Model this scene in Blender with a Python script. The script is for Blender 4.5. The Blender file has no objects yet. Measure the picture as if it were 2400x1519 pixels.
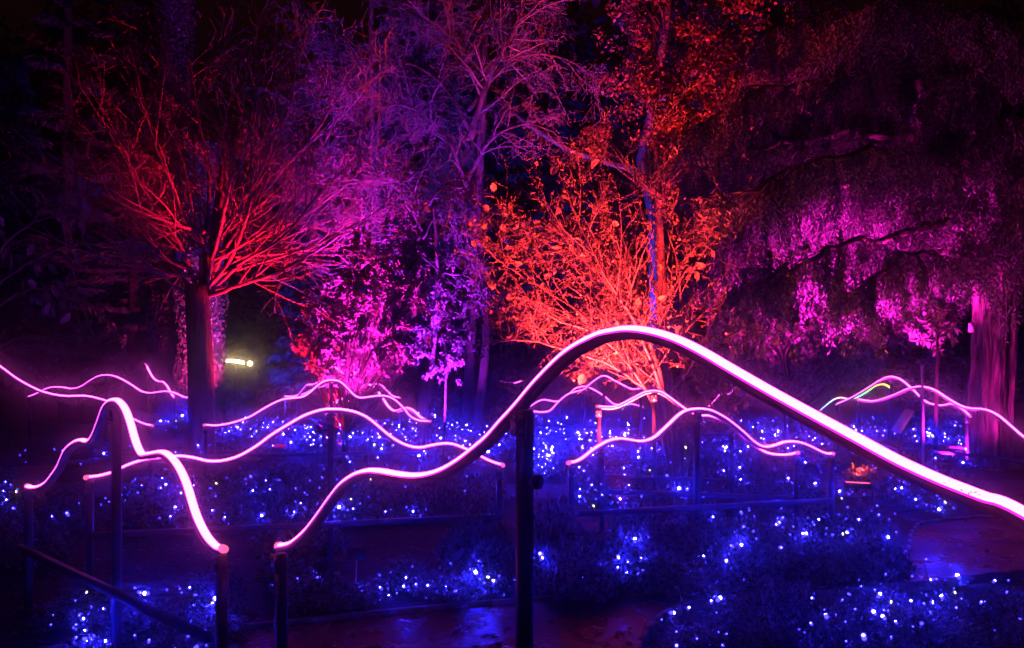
import bpy, math, random
import numpy as np
from mathutils import Vector, Matrix

# ------------------------------------------------------------------ camera, world, exposure
SC = bpy.context.scene
COL = SC.collection
F, HOR, EYE = 1867.0, 850.0, 1.6                     # focal length and horizon in photo pixels, eye height in metres

cam_data = bpy.data.cameras.new('camera')
cam_data.sensor_width = 36.0
cam_data.lens = 36.0 * F / 2400.0
cam_data.shift_y = (HOR - 759.5) / 2400.0
cam_data.clip_start, cam_data.clip_end = 0.05, 400.0
cam = bpy.data.objects.new('camera', cam_data)
COL.objects.link(cam)
cam.location = (0, 0, EYE)
cam.rotation_euler = (math.radians(90), 0, 0)
SC.camera = cam

world = bpy.data.worlds.new('World')
SC.world = world
world.use_nodes = True
bgn = world.node_tree.nodes['Background']            # a night sky faintly lit brown by a town
bgn.inputs['Color'].default_value = (1.0, 0.22, 0.10, 1)
bgn.inputs['Strength'].default_value = 0.0065

SC.view_settings.view_transform = 'Standard'
SC.view_settings.look = 'None'
SC.view_settings.exposure = 0.0
SC.view_settings.gamma = 1.0
SC.view_settings.use_curve_mapping = False
SC.render.engine = 'CYCLES'
cy = SC.cycles
cy.max_bounces = 5; cy.diffuse_bounces = 2; cy.glossy_bounces = 2
cy.transmission_bounces = 2; cy.transparent_max_bounces = 4; cy.volume_bounces = 0
cy.sample_clamp_indirect = 1.5
cy.use_light_tree = True
cy.use_denoising = True
cy.caustics_reflective = False; cy.caustics_refractive = False

PINK = (1.0, 0.064, 0.72)
NEON_STRENGTH = 15.0
LED_COL = (0.014, 0.011, 1.0)
LED_STRENGTH = 1100.0
HAZE = 0.021
HAZE_G = 0.982

rnd = random.Random(7)
nrg = np.random.default_rng(7)

# ------------------------------------------------------------------ helpers
def at(u, v, d):
    """photo pixel -> world point at depth d"""
    return Vector(((u - 1200.0) / F * d, d, EYE - (v - HOR) / F * d))

def ground_at(u, v, h=0.0):
    d = F * (EYE - h) / (v - HOR)
    return Vector(((u - 1200.0) / F * d, d, h))

def tag(o, label=None, cat=None, group=None, kind=None):
    if label: o['label'] = label
    if cat: o['category'] = cat
    if group: o['group'] = group
    if kind: o['kind'] = kind
    return o

def thing(name, loc, label, cat, group=None, rz=0.0):
    o = bpy.data.objects.new(name, None)
    o.empty_display_size = 0.1
    COL.objects.link(o)
    o.location = loc
    o.rotation_euler = (0, 0, rz)
    return tag(o, label, cat, group)

class MB:
    """collects geometry, then builds it as ONE mesh object"""
    def __init__(self):
        self.v = []; self.n = 0; self.f = {}
    def add(self, verts, faces):
        verts = np.asarray(verts, dtype=np.float32).reshape(-1, 3)
        base = self.n
        self.v.append(verts); self.n += len(verts)
        if isinstance(faces, np.ndarray):
            self.f.setdefault(faces.shape[1], []).append(faces.astype(np.int32) + base)
        else:
            by = {}
            for fc in faces: by.setdefault(len(fc), []).append(fc)
            for k, a in by.items():
                self.f.setdefault(k, []).append(np.asarray(a, dtype=np.int32) + base)
    def mesh(self, name, mat, smooth=False, origin=None):
        me = bpy.data.meshes.new(name)
        if self.n == 0: return me
        V = np.concatenate(self.v)
        if origin is not None: V = V - np.asarray(origin, dtype=np.float32)
        loops, starts, tot = [], [], 0
        for k in sorted(self.f):
            A = np.concatenate(self.f[k])
            loops.append(A.ravel())
            starts.append(np.arange(len(A), dtype=np.int32) * k + tot)
            tot += A.size
        L = np.concatenate(loops).astype(np.int32); S = np.concatenate(starts).astype(np.int32)
        me.vertices.add(len(V)); me.vertices.foreach_set('co', V.astype(np.float32).ravel())
        me.loops.add(len(L)); me.loops.foreach_set('vertex_index', L)
        me.polygons.add(len(S)); me.polygons.foreach_set('loop_start', S)
        if smooth:
            me.polygons.foreach_set('use_smooth', np.ones(len(S), dtype=bool))
        me.update(calc_edges=True)
        me.validate()
        if mat is not None: me.materials.append(mat)
        return me
    def build(self, name, mat, parent=None, smooth=False, origin=None):
        if parent is not None and origin is None: origin = wloc(parent)
        me = self.mesh(name, mat, smooth, origin)
        o = bpy.data.objects.new(name, me)
        COL.objects.link(o)
        if parent is not None: o.parent = parent
        elif origin is not None: o.location = origin
        return o
    # shapes
    def box(self, c, s, rz=0.0, rx=0.0):
        x, y, z = s[0] / 2, s[1] / 2, s[2] / 2
        M = Matrix.Translation(c) @ Matrix.Rotation(rz, 4, 'Z') @ Matrix.Rotation(rx, 4, 'X')
        vs = [M @ Vector((sx * x, sy * y, sz * z)) for sx in (-1, 1) for sy in (-1, 1) for sz in (-1, 1)]
        self.add([tuple(v) for v in vs], [(0, 1, 3, 2), (4, 6, 7, 5), (0, 4, 5, 1), (2, 3, 7, 6), (0, 2, 6, 4), (1, 5, 7, 3)])
    def bar(self, a, b, w, h=None, side=None):
        """square bar from a to b; w along the horizontal side direction, h across it; slightly chamfered edges"""
        h = h or w
        a, b = Vector(a), Vector(b)
        t = (b - a).normalized()
        s = Vector(side).normalized() if side is not None else t.cross(Vector((0, 0, 1)))
        if s.length < 1e-4: s = Vector((1, 0, 0))
        s.normalize()
        n = s.cross(t).normalized()
        c = min(w, h) * 0.12
        prof = [(w/2-c, h/2), (w/2, h/2-c), (w/2, -h/2+c), (w/2-c, -h/2), (-w/2+c, -h/2), (-w/2, -h/2+c), (-w/2, h/2-c), (-w/2+c, h/2)]
        vs = [tuple(p + s * x + n * y) for p in (a, b) for x, y in prof]
        fs = [(i, (i + 1) % 8, (i + 1) % 8 + 8, i + 8) for i in range(8)] + [tuple(range(7, -1, -1)), tuple(range(8, 16))]
        self.add(vs, fs)
    def tube(self, pts, rad, sides=5, cap=True):
        P = np.asarray([tuple(p) for p in pts], dtype=np.float64)
        n = len(P)
        R = np.full(n, rad) if np.isscalar(rad) else np.asarray(rad, dtype=np.float64)
        T = np.empty_like(P)
        T[1:-1] = P[2:] - P[:-2]; T[0] = P[1] - P[0]; T[-1] = P[-1] - P[-2]
        T /= np.linalg.norm(T, axis=1, keepdims=True) + 1e-12
        m = P[-1] - P[0]
        ref = np.zeros(3); ref[int(np.argmin(np.abs(m)))] = 1.0
        A = np.cross(T, ref); A /= np.linalg.norm(A, axis=1, keepdims=True) + 1e-12
        B = np.cross(T, A)
        an = np.arange(sides) * (2 * math.pi / sides)
        V = P[:, None, :] + R[:, None, None] * (np.cos(an)[None, :, None] * A[:, None, :] + np.sin(an)[None, :, None] * B[:, None, :])
        i = np.arange(n - 1)[:, None] * sides; j = np.arange(sides)[None, :]; k = (j + 1) % sides
        q = np.stack([i + j, i + sides + j, i + sides + k, i + k], axis=-1).reshape(-1, 4)
        self.add(V.reshape(-1, 3), q)
        if cap and sides > 3:
            b = self.n - n * sides
            self.f.setdefault(sides, []).append(np.array([[b + x for x in range(sides)]], dtype=np.int32))
            self.f.setdefault(sides, []).append(np.array([[b + (n - 1) * sides + x for x in range(sides - 1, -1, -1)]], dtype=np.int32))
    def leaves(self, pos, axis, normal, length, width, shape='ovate'):
        """many leaves at once: axis = direction of growth, normal ~ up side"""
        pos = np.asarray(pos, dtype=np.float64); N = len(pos)
        if N == 0: return
        X = axis / (np.linalg.norm(axis, axis=1, keepdims=True) + 1e-9)
        Y = np.cross(normal, X); Y /= np.linalg.norm(Y, axis=1, keepdims=True) + 1e-9
        Z = np.cross(X, Y)
        tv, tf = LEAF[shape]
        L = np.broadcast_to(np.asarray(length, dtype=np.float64), (N,)); W = np.broadcast_to(np.asarray(width, dtype=np.float64), (N,))
        V = (pos[:, None, :] + tv[None, :, 0, None] * (L[:, None, None] * X[:, None, :])
             + tv[None, :, 1, None] * (W[:, None, None] * Y[:, None, :]) + tv[None, :, 2, None] * (W[:, None, None] * Z[:, None, :]))
        k = len(tv)
        Fc = (tf[None, :, :] + (np.arange(N) * k)[:, None, None]).reshape(-1, tf.shape[1])
        self.add(V.reshape(-1, 3), Fc)

LEAF = {
    'ovate': (np.array([[0, 0, 0], [.22, .34, .10], [.22, -.34, .10], [.25, 0, -.02], [.55, .46, .14], [.55, -.46, .14], [.6, 0, -.05], [.84, .24, .05], [.84, -.24, .05], [1, 0, -.12]], dtype=np.float64),
              np.array([[0, 3, 1], [0, 2, 3], [1, 3, 6], [1, 6, 4], [3, 2, 6], [2, 5, 6], [4, 6, 7], [6, 5, 8], [6, 9, 7], [6, 8, 9]])),
    'simple': (np.array([[0, 0, 0], [.45, .5, .12], [1, 0, -.1], [.45, -.5, .12]], dtype=np.float64), np.array([[0, 2, 1], [0, 3, 2]])),
    'blade': (np.array([[0, .5, 0], [0, -.5, 0], [.6, -.4, .1], [.6, .4, .1], [1, 0, .0]], dtype=np.float64), np.array([[0, 1, 2], [0, 2, 3], [3, 2, 4]])),
}

def wloc(o):
    p = Vector((0, 0, 0))
    while o is not None:
        p = p + o.location; o = o.parent
    return p

def unit(N, rng=nrg):
    a = rng.normal(size=(N, 3)); return a / np.linalg.norm(a, axis=1, keepdims=True)

def spline(pts, per=6):
    """Catmull-Rom through the points"""
    P = [np.asarray(p, dtype=np.float64) for p in pts]
    P = [2 * P[0] - P[1]] + P + [2 * P[-1] - P[-2]]
    out = []
    for i in range(1, len(P) - 2):
        p0, p1, p2, p3 = P[i - 1], P[i], P[i + 1], P[i + 2]
        for k in range(per):
            t = k / per
            out.append(0.5 * ((2 * p1) + (-p0 + p2) * t + (2 * p0 - 5 * p1 + 4 * p2 - p3) * t * t + (-p0 + 3 * p1 - 3 * p2 + p3) * t ** 3))
    out.append(P[-2])
    return out

# ------------------------------------------------------------------ materials
def new_mat(name):
    m = bpy.data.materials.new(name); m.use_nodes = True
    return m, m.node_tree, m.node_tree.nodes['Principled BSDF']

def noisy(name, c1, c2, scale=8.0, rough=0.8, bump=0.0, bscale=None, stretch=None, metallic=0.0, spec=0.5, detail=6.0, rough2=None):
    m, nt, bs = new_mat(name)
    tc = nt.nodes.new('ShaderNodeTexCoord')
    mp = nt.nodes.new('ShaderNodeMapping')
    if stretch: mp.inputs['Scale'].default_value = stretch
    nt.links.new(tc.outputs['Object'], mp.inputs['Vector'])
    nz = nt.nodes.new('ShaderNodeTexNoise'); nz.inputs['Scale'].default_value = scale; nz.inputs['Detail'].default_value = detail
    nt.links.new(mp.outputs['Vector'], nz.inputs['Vector'])
    cr = nt.nodes.new('ShaderNodeValToRGB')
    cr.color_ramp.elements[0].position = 0.32; cr.color_ramp.elements[0].color = (*c1, 1)
    cr.color_ramp.elements[1].position = 0.68; cr.color_ramp.elements[1].color = (*c2, 1)
    nt.links.new(nz.outputs['Fac'], cr.inputs['Fac'])
    nt.links.new(cr.outputs['Color'], bs.inputs['Base Color'])
    bs.inputs['Roughness'].default_value = rough
    if rough2 is not None:
        mr = nt.nodes.new('ShaderNodeMapRange')
        mr.inputs['From Min'].default_value = 0.38; mr.inputs['From Max'].default_value = 0.62
        mr.inputs['To Min'].default_value = rough; mr.inputs['To Max'].default_value = rough2
        nt.links.new(nz.outputs['Fac'], mr.inputs['Value']); nt.links.new(mr.outputs['Result'], bs.inputs['Roughness'])
    bs.inputs['Metallic'].default_value = metallic
    bs.inputs['Specular IOR Level'].default_value = spec
    if bump:
        n2 = nt.nodes.new('ShaderNodeTexNoise'); n2.inputs['Scale'].default_value = bscale or scale * 3; n2.inputs['Detail'].default_value = 5
        nt.links.new(mp.outputs['Vector'], n2.inputs['Vector'])
        bp = nt.nodes.new('ShaderNodeBump'); bp.inputs['Strength'].default_value = 1.0; bp.inputs['Distance'].default_value = bump
        nt.links.new(n2.outputs['Fac'], bp.inputs['Height']); nt.links.new(bp.outputs['Normal'], bs.inputs['Normal'])
    return m

def leaf_mat(name, c1, c2, trans=0.3, rough=0.4, spec=0.5):
    """per-leaf colour variation, some light passes through"""
    m, nt, bs = new_mat(name)
    geo = nt.nodes.new('ShaderNodeNewGeometry')
    cr = nt.nodes.new('ShaderNodeValToRGB')
    cr.color_ramp.elements[0].color = (*c1, 1); cr.color_ramp.elements[1].color = (*c2, 1)
    nt.links.new(geo.outputs['Random Per Island'], cr.inputs['Fac'])
    nt.links.new(cr.outputs['Color'], bs.inputs['Base Color'])
    bs.inputs['Roughness'].default_value = rough
    bs.inputs['Specular IOR Level'].default_value = spec
    tr = nt.nodes.new('ShaderNodeBsdfTranslucent'); nt.links.new(cr.outputs['Color'], tr.inputs['Color'])
    mx = nt.nodes.new('ShaderNodeMixShader'); mx.inputs['Fac'].default_value = trans
    out = nt.nodes['Material Output']
    nt.links.new(bs.outputs['BSDF'], mx.inputs[1]); nt.links.new(tr.outputs['BSDF'], mx.inputs[2])
    nt.links.new(mx.outputs['Shader'], out.inputs['Surface'])
    return m

def emit(name, col, strength):
    m = bpy.data.materials.new(name); m.use_nodes = True
    nt = m.node_tree
    nt.nodes.remove(nt.nodes['Principled BSDF'])
    e = nt.nodes.new('ShaderNodeEmission')
    e.inputs['Color'].default_value = (*col, 1); e.inputs['Strength'].default_value = strength
    nt.links.new(e.outputs['Emission'], nt.nodes['Material Output'].inputs['Surface'])
    return m

M = {}
M['soil'] = noisy('wet soil and leaf litter', (.012, .012, .012), (.036, .034, .034), 3.0, .75, .03, 14, spec=.5)
M['path'] = noisy('wet tarmac', (.011, .011, .012), (.028, .028, .03), 1.6, .12, .012, 30, rough2=.5)
M['gravel'] = noisy('bound gravel', (.09, .085, .085), (.17, .16, .16), 30, .7, .01, 60)
M['kerb'] = noisy('wet steel edging', (.12, .11, .10), (.22, .2, .19), 10, .35, .003)
M['steel'] = noisy('grey painted steel', (.045, .045, .075), (.08, .08, .12), 14, .34, .0012, 60, spec=.5)
M['bark'] = noisy('bark', (.05, .035, .028), (.17, .13, .105), 9, .9, .02, 26, stretch=(1, 1, .3))
M['channel'] = noisy('aluminium channel', (.20, .20, .22), (.30, .30, .32), 14, .32, .001, 60)
M['bark_dark'] = noisy('blackish bark', (.008, .007, .006), (.03, .024, .02), 9, .9, .02, 26, stretch=(1, 1, .3))
M['bark_smooth'] = noisy('smooth twig bark', (.13, .10, .09), (.27, .21, .19), 12, .7, .003, 40)
M['bark_hazel'] = noisy('hazel bark', (.10, .07, .055), (.24, .18, .14), 12, .6, .003, 40)
M['bark_yew'] = noisy('furrowed conifer bark', (.02, .015, .014), (.30, .22, .20), 9, .9, .09, 16, stretch=(1.5, 1.5, .28))
M['leaf_hazel'] = leaf_mat('yellow autumn leaf', (.16, .08, .03), (.80, .60, .30), .45, .5)
M['leaf_red'] = leaf_mat('russet leaf', (.14, .07, .035), (.32, .18, .08), .35, .5)
M['litter'] = leaf_mat('sodden fallen leaf', (.025, .022, .022), (.10, .09, .09), .1, .3, .6)
M['leaf_pieris'] = leaf_mat('evergreen rosette leaf', (.12, .10, .10), (.34, .28, .28), .25, .4)
M['leaf_green'] = leaf_mat('dark evergreen leaf', (.035, .05, .03), (.10, .12, .08), .2, .35)
M['leaf_ivy'] = leaf_mat('ivy leaf', (.07, .08, .06), (.2, .2, .17), .15, .3)
M['needle'] = leaf_mat('drooping conifer needle', (.02, .025, .025), (.26, .24, .24), .2, .45)
M['needle_far'] = leaf_mat('conifer needle', (.03, .04, .04), (.09, .1, .1), .2, .6)
M['heath'] = leaf_mat('heather sprig', (.03, .04, .035), (.34, .34, .34), .2, .22, .7)
M['leaf_big'] = leaf_mat('broad leaf', (.12, .1, .1), (.25, .2, .2), .3, .45)
M['neon'] = emit('lit pink tube', PINK, NEON_STRENGTH)
M['neon_halo_rim'] = emit('pink tube flank with painted halo', (1.0, .012, .60), 2.2)  # saturated magenta edge imitates the halo round the white tube
M['cap'] = emit('glowing end cap', (1.0, .10, .30), 1.6)
M['led'] = emit('lit blue bulb', LED_COL, LED_STRENGTH)
M['led_warm'] = emit('lit pale bulb', (1.0, .85, .45), 5.0)
M['wire'] = noisy('dark rubber cable', (.01, .01, .01), (.02, .02, .02), 20, .5)
M['housing'] = noisy('black lamp housing', (.015, .015, .015), (.03, .03, .03), 20, .45)
M['warm_lamp'] = emit('warm lamp', (1.0, .72, .30), 22.0)
M['panel'] = noisy('pale sign board', (.35, .33, .34), (.5, .48, .5), 12, .4)
M['plate'] = noisy('black label plate', (.01, .01, .012), (.025, .025, .03), 12, .4)
M['white_tag'] = noisy('white tag', (.7, .7, .7), (.8, .8, .8), 12, .5)

# ------------------------------------------------------------------ setting: ground, paths, edging
def sheet(name, poly, z, mat):
    import bmesh
    bm = bmesh.new()
    f = bm.faces.new([bm.verts.new((x, y, z)) for x, y in poly])
    bmesh.ops.triangulate(bm, faces=[f])
    for fc in bm.faces:
        if fc.normal.z < 0: fc.normal_flip()
    me = bpy.data.meshes.new(name); bm.to_mesh(me); bm.free()
    me.materials.append(mat)
    o = bpy.data.objects.new(name, me); COL.objects.link(o)
    return tag(o, kind='structure')

g = MB()
nx = 90
xs = np.sign(np.linspace(-1, 1, nx)) * np.abs(np.linspace(-1, 1, nx)) ** 1.8 * 70
ys = -15 + np.linspace(0, 1, nx) ** 1.7 * 90
GX, GY = np.meshgrid(xs, ys)
GZ = -0.03 + 0.02 * np.sin(GX * 1.7 + GY * .9) * np.cos(GY * 1.3 - GX * .4)
idx = (np.arange(nx - 1)[:, None] * nx + np.arange(nx - 1)[None, :]).reshape(-1)
g.add(np.stack([GX, GY, GZ], -1).reshape(-1, 3), np.stack([idx, idx + 1, idx + nx + 1, idx + nx], -1))
tag(g.build('ground', M['soil'], smooth=True), kind='structure')

up_px = [(-300, 1600), (300, 1505), (640, 1472), (1000, 1434), (1300, 1410), (1600, 1393), (1900, 1376), (2060, 1345), (2125, 1300), (2140, 1250), (2200, 1225), (2500, 1208), (2900, 1200)]
lo_px = [(2900, 1330), (2500, 1338), (2250, 1362), (2000, 1392), (1700, 1412), (1570, 1440), (1500, 1519), (1420, 1750), (1300, 2300), (-2000, 2300)]
up_w = [ground_at(*p) for p in up_px]; lo_w = [ground_at(*p) for p in lo_px]
up_s = [Vector((p[0], p[1], 0)) for p in spline([tuple(p) for p in up_w], 4)]
lo_s = [Vector((p[0], p[1], 0)) for p in spline([tuple(p) for p in lo_w], 4)]
sheet('path', [(p.x, p.y) for p in up_s] + [(p.x, p.y) for p in lo_s], 0.012, M['path'])
sheet('gravel_path', [(-14, 9.2), (-4, 9.5), (1.5, 9.3), (3.3, 9.35), (8, 9.8), (16, 10.2), (16, 11.4), (8, 10.9), (3.2, 10.5), (1.5, 10.4), (-4, 10.6), (-14, 10.4)], 0.006, M['gravel'])
def edging(name, pts):
    m = MB()
    for a, b in zip(pts[:-1], pts[1:]):
        m.bar(Vector((a.x, a.y, .005)), Vector((b.x, b.y, .005)), .03, .07, side=(b - a).cross(Vector((0, 0, 1))))
    return tag(m.build(name, M['kerb']), kind='structure')
edging('path_edging', up_s[:44])
edging('path_edging', lo_s[:26])

# ------------------------------------------------------------------ haze (built here, sized for the whole garden; narrow scatter imitates lens bloom)
hz = MB(); hz.box(Vector((0, 30, 12.0)), (150, 110, 27))
m = bpy.data.materials.new('night haze and lens bloom'); m.use_nodes = True
nt = m.node_tree; nt.nodes.remove(nt.nodes['Principled BSDF'])
pv = nt.nodes.new('ShaderNodeVolumePrincipled')
pv.inputs['Color'].default_value = (.9, .9, .92, 1); pv.inputs['Density'].default_value = HAZE; pv.inputs['Anisotropy'].default_value = HAZE_G
nt.links.new(pv.outputs['Volume'], nt.nodes['Material Output'].inputs['Volume'])
if HAZE > 0:
    tag(hz.build('haze', m), kind='stuff')

# ------------------------------------------------------------------ glowing light sculptures on steel frames
DOME = [(-.0185, .0004), (-.0185, .0050), (-.0170, .0105), (-.010, .0165), (0, .018), (.010, .0165), (.0170, .0105), (.0185, .0050), (.0185, .0004)]
CHAN = [(.0205, 0), (.0205, -.018), (.0175, -.018), (.0175, -.006), (-.0175, -.006), (-.0175, -.018), (-.0205, -.018), (-.0205, 0)]

def sweep(mb, P, Nn, B, prof, closed_ends=True):
    k = len(prof); n = len(P)
    vs = [tuple(P[i] + B * x + Nn[i] * y) for i in range(n) for x, y in prof]
    fs = [(i * k + j, i * k + (j + 1) % k, (i + 1) * k + (j + 1) % k, (i + 1) * k + j) for i in range(n - 1) for j in range(k)]
    if closed_ends: fs += [tuple(range(k - 1, -1, -1)), tuple((n - 1) * k + j for j in range(k))]
    mb.add(vs, fs)

def rounded_end(mb, p, t, n, b, r):
    rings = []
    for a in (0, .35, .7, 1.0):
        c = math.cos(a * math.pi / 2 * .96); s = math.sin(a * math.pi / 2 * .96)
        rings.append([p + t * (r * .5 + s * r * 1.1) + (b * math.cos(q) * r + n * math.sin(q) * r) * c for q in [i * math.pi / 5 for i in range(10)]])
    rings.insert(0, [p - t * r * .6 + (b * math.cos(q) * r + n * math.sin(q) * r) for q in [i * math.pi / 5 for i in range(10)]])
    vs = [tuple(v) for rg in rings for v in rg]
    fs = [(i * 10 + j, i * 10 + (j + 1) % 10, (i + 1) * 10 + (j + 1) % 10, (i + 1) * 10 + j) for i in range(len(rings) - 1) for j in range(10)]
    fs += [tuple(range(9, -1, -1)), tuple((len(rings) - 1) * 10 + j for j in range(10))]
    mb.add(vs, fs)

SCULPT_GROUP = 'pink neon hill line sculptures on steel frames'
def sculpture(label, px, dl, dr, extra=(), posts=(0.0, 'peak', 1.0), rail=0.40, mat='neon', per=5, knob=False, ctrl=None):
    """px: the glowing line in photo pixels; dl, dr: depth of its upright plane at its first and last pixel"""
    (u0, v0), (u1, v1) = px[0], px[-1]
    A = at(u0, v0, dl); Bp = at(u1, v1, dr)
    a = Vector((A.x, A.y, 0)); e = Vector((Bp.x - A.x, Bp.y - A.y, 0)); Ltot = e.length; e.normalize()
    B = e.cross(Vector((0, 0, 1))).normalized()
    sz = []
    for u, v in px:                                     # where the sight line meets the sculpture's own upright plane
        r = Vector(((u - 1200) / F, 1, -(v - HOR) / F))
        # solve cam + r*d in plane: (cam + r d - a).B = 0
        d = (a - Vector((0, 0, EYE))).dot(B) / r.dot(B)
        p = Vector((0, 0, EYE)) + r * d
        sz.append(((p - a).dot(e), p.z - .009))
    sz += list(extra)
    pts = [a + e * float(s) + Vector((0, 0, float(z))) for s, z in spline(sz, per)]
    T = []
    for i in range(len(pts)):
        q = pts[min(i + 1, len(pts) - 1)] - pts[max(i - 1, 0)]
        T.append(q.normalized())
    Nn = [B.cross(t).normalized() for t in T]
    Nn = [n if n.z > 0 or abs(n.z) < .05 else -n for n in Nn]
    root = thing('light_sculpture', Vector((pts[0].x, pts[0].y, 0)), label, 'light sculpture', SCULPT_GROUP)
    w = MB(); sweep(w, pts, Nn, B, DOME); tb = w.build('light_tube', M[mat], root, smooth=True)
    if mat == 'neon':
        tb.data.materials.append(M['neon_halo_rim'])
        k_ = len(DOME); nq = (len(pts) - 1) * k_
        mi = [1 if (q % k_) in (0, 7, 8) else 0 for q in range(nq)]
        for q, pl in enumerate(tb.data.polygons):
            if len(pl.vertices) == 4 and q < nq: pl.material_index = mi[q]
    c = MB(); sweep(c, pts, Nn, B, CHAN); c.build('channel', M['channel'], root)
    for i, sg in ((0, -1), (-1, 1)):
        k = MB(); rounded_end(k, pts[i] + Nn[i] * .006, T[i] * sg, Nn[i], B, .0185); k.build('end_cap', M['cap'], root, smooth=True)
    ip = max(range(len(pts)), key=lambda i: pts[i].z)
    for q in posts:
        if q == 'peak': i = ip
        elif isinstance(q, tuple): i = min(range(len(pts)), key=lambda i: abs((pts[i] - a).dot(e) - q[0]))
        else: i = int(round(q * (len(pts) - 1)))
        p = pts[i] - Nn[i] * .02
        if i == 0: p = p + e * .012
        if i == len(pts) - 1: p = p - e * .012
        m_ = MB(); m_.bar(Vector((p.x, p.y, -.03)), Vector((p.x, p.y, p.z - .004)), .043, .043, side=e)
        m_.box(Vector((p.x, p.y, .012)), (.14, .14, .012), math.atan2(e.y, e.x))
        po = m_.build('post', M['steel'], root)
        hw = MB()                                        # plate and bolts that hold the channel on the post
        c1 = Vector((p.x, p.y, p.z - .045)) + B * .029
        rz_ = math.atan2(e.y, e.x)
        hw.box(c1, (.062, .006, .075), rz_)
        hw.build('plate', M['steel'], po, origin=root.location)
        for dx in (-.018, .018):
            for dz in (-.022, .022):
                bo = MB(); c2 = c1 + e * dx + Vector((0, 0, dz)); bo.tube([c2, c2 + B * .010], .007, 6); bo.build('bolt', M['kerb'], po, origin=root.location)
        if knob and i not in (0, len(pts) - 1):
            kb = MB()
            c0 = Vector((p.x, p.y, 1.245)) + e * .026
            kb.tube([c0, c0 + e * .02], .009, 8)
            kb.tube([c0 + e * .02, c0 + e * .034], .024, 6)
            o = kb.build('clamp_knob', M['housing'], root); 
    if dl < 8:
        p = pts[0]; q = Vector((p.x, p.y, 0)) + e * .012 - B * .026
        cb = MB(); cb.tube([p - e * .012, Vector((q.x, q.y, p.z - .05)) - e * .03, Vector((q.x, q.y, p.z - .2)), Vector((q.x, q.y, .25)) + e * .012, Vector((q.x, q.y, .03)) - B * .02, Vector((q.x, q.y, .015)) - B * .3 - e * .1], .0045, 5)
        cb.build('cable', M['wire'], root, smooth=True)
    if rail:
        pa, pb = pts[0], pts[-1]
        r_ = MB(); r_.bar(Vector((pa.x, pa.y, rail)) + e * .03 + B * .0525, Vector((pb.x, pb.y, rail)) - e * .03 + B * .0525, .04, .04)
        r_.build('rail', M['steel'], root)
    return root

F1 = [(655,1278),(672,1276),(690,1269),(720,1243),(750,1205),(780,1163),(805,1133),(835,1112),(865,1103),(895,1104),(930,1110),(965,1114),(1000,1112),(1040,1100),(1080,1077),(1120,1046),(1150,1020),(1180,986),(1215,948),(1267,887),(1332,824),(1397,787),(1440,775),(1483,771),(1537,779),(1592,797),(1650,826),(1708,860),(1800,913),(1900,968),(2000,1022),(2100,1076),(2200,1122),(2300,1161),(2400,1201)]
# the near sculpture goes on past the frame's edge and down to its last post
def near_extra(px, dl, dr):
    A = at(*px[0], dl); Bq = at(*px[-1], dr)
    s = math.hypot(Bq.x - A.x, Bq.y - A.y)
    z = Bq.z
    return [(s + .25, z - .15), (s + .5, z - .27), (s + .75, z - .36), (s + .95, z - .39)]
sculpture('largest and nearest pink neon line, arching over its post and leaving past the right edge', F1, 3.49, 1.474, extra=near_extra(F1, 3.49, 1.474), posts=(0.0, (1.50,), 1.0), rail=None, per=6, knob=True)
F2 = [(65,1139),(78,1142),(96,1139),(112,1129),(125,1113),(139,1093),(152,1064),(161,1049),(177,1036),(192,1031),(206,1034),(215,1029),(224,1014),(235,986),(246,956),(256,942),(266,937),(277,938),(289,950),(298,968),(307,995),(313,1017),(322,1044),(333,1063),(345,1064),(363,1061),(380,1059),(394,1064),(410,1080),(425,1104),(439,1138),(454,1188),(469,1226),(488,1259),(509,1280),(523,1285)]
sculpture('steep pink neon peak on the left, falling thickly towards the viewer to a rounded tip', F2, 5.15, 3.43, rail=.42)
F3 = [(206,1118),(226,1116),(246,1112),(269,1105),(291,1094),(313,1085),(336,1078),(358,1074),(380,1072),(414,1069),(436,1070),(459,1074),(485,1080),(510,1081),(535,1077),(560,1069),(585,1056),(610,1040),(635,1021),(660,1005),(685,990),(710,976),(735,966),(760,960),(785,959),(810,961),(835,967),(860,979),(885,999),(910,1020),(935,1036),(960,1046),(985,1049),(1010,1044),(1035,1040),(1060,1041),(1090,1052),(1110,1061),(1140,1077),(1160,1085),(1175,1089)]
sculpture('long low pink neon line passing behind the steep left peak and under the big arch', F3, 5.57, 6.28)
F4 = [(1335,1084),(1350,1081),(1367,1072),(1387,1056),(1408,1042),(1429,1032),(1454,1028),(1477,1031),(1498,1034),(1519,1031),(1537,1022),(1554,1007),(1571,991),(1590,973),(1608,962),(1633,958),(1658,960),(1675,966),(1700,980),(1725,999),(1747,1018),(1763,1033),(1783,1045),(1800,1047),(1820,1042),(1838,1036),(1860,1035),(1880,1039),(1900,1047),(1922,1058),(1937,1063),(1950,1063)]
sculpture('pink neon hill line framed beneath the big arch, in front of the hazel stems', F4, 6.36, 7.0)
F5 = [(1406,1044),(1440,1032),(1480,1034),(1520,1034),(1545,1018),(1570,995),(1590,976),(1612,963),(1640,961),(1670,968),(1700,985),(1725,1007),(1740,1022),(1758,1037),(1775,1049),(1792,1059),(1810,1064),(1830,1066),(1850,1065),(1868,1061)]
sculpture('pink neon line mostly hidden behind a matching hill line, its lower right tail showing', F5, 7.47, 7.08)
F6 = [(1402,952),(1425,954),(1445,952),(1465,943),(1490,930),(1510,920),(1530,916),(1550,919),(1570,932),(1590,947),(1610,961),(1625,969),(1645,974),(1660,974),(1680,980),(1700,990),(1720,1000)]
sculpture('pink neon hill line crossing right in front of the orange hazel stems', F6, 8.5, 8.1)
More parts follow.
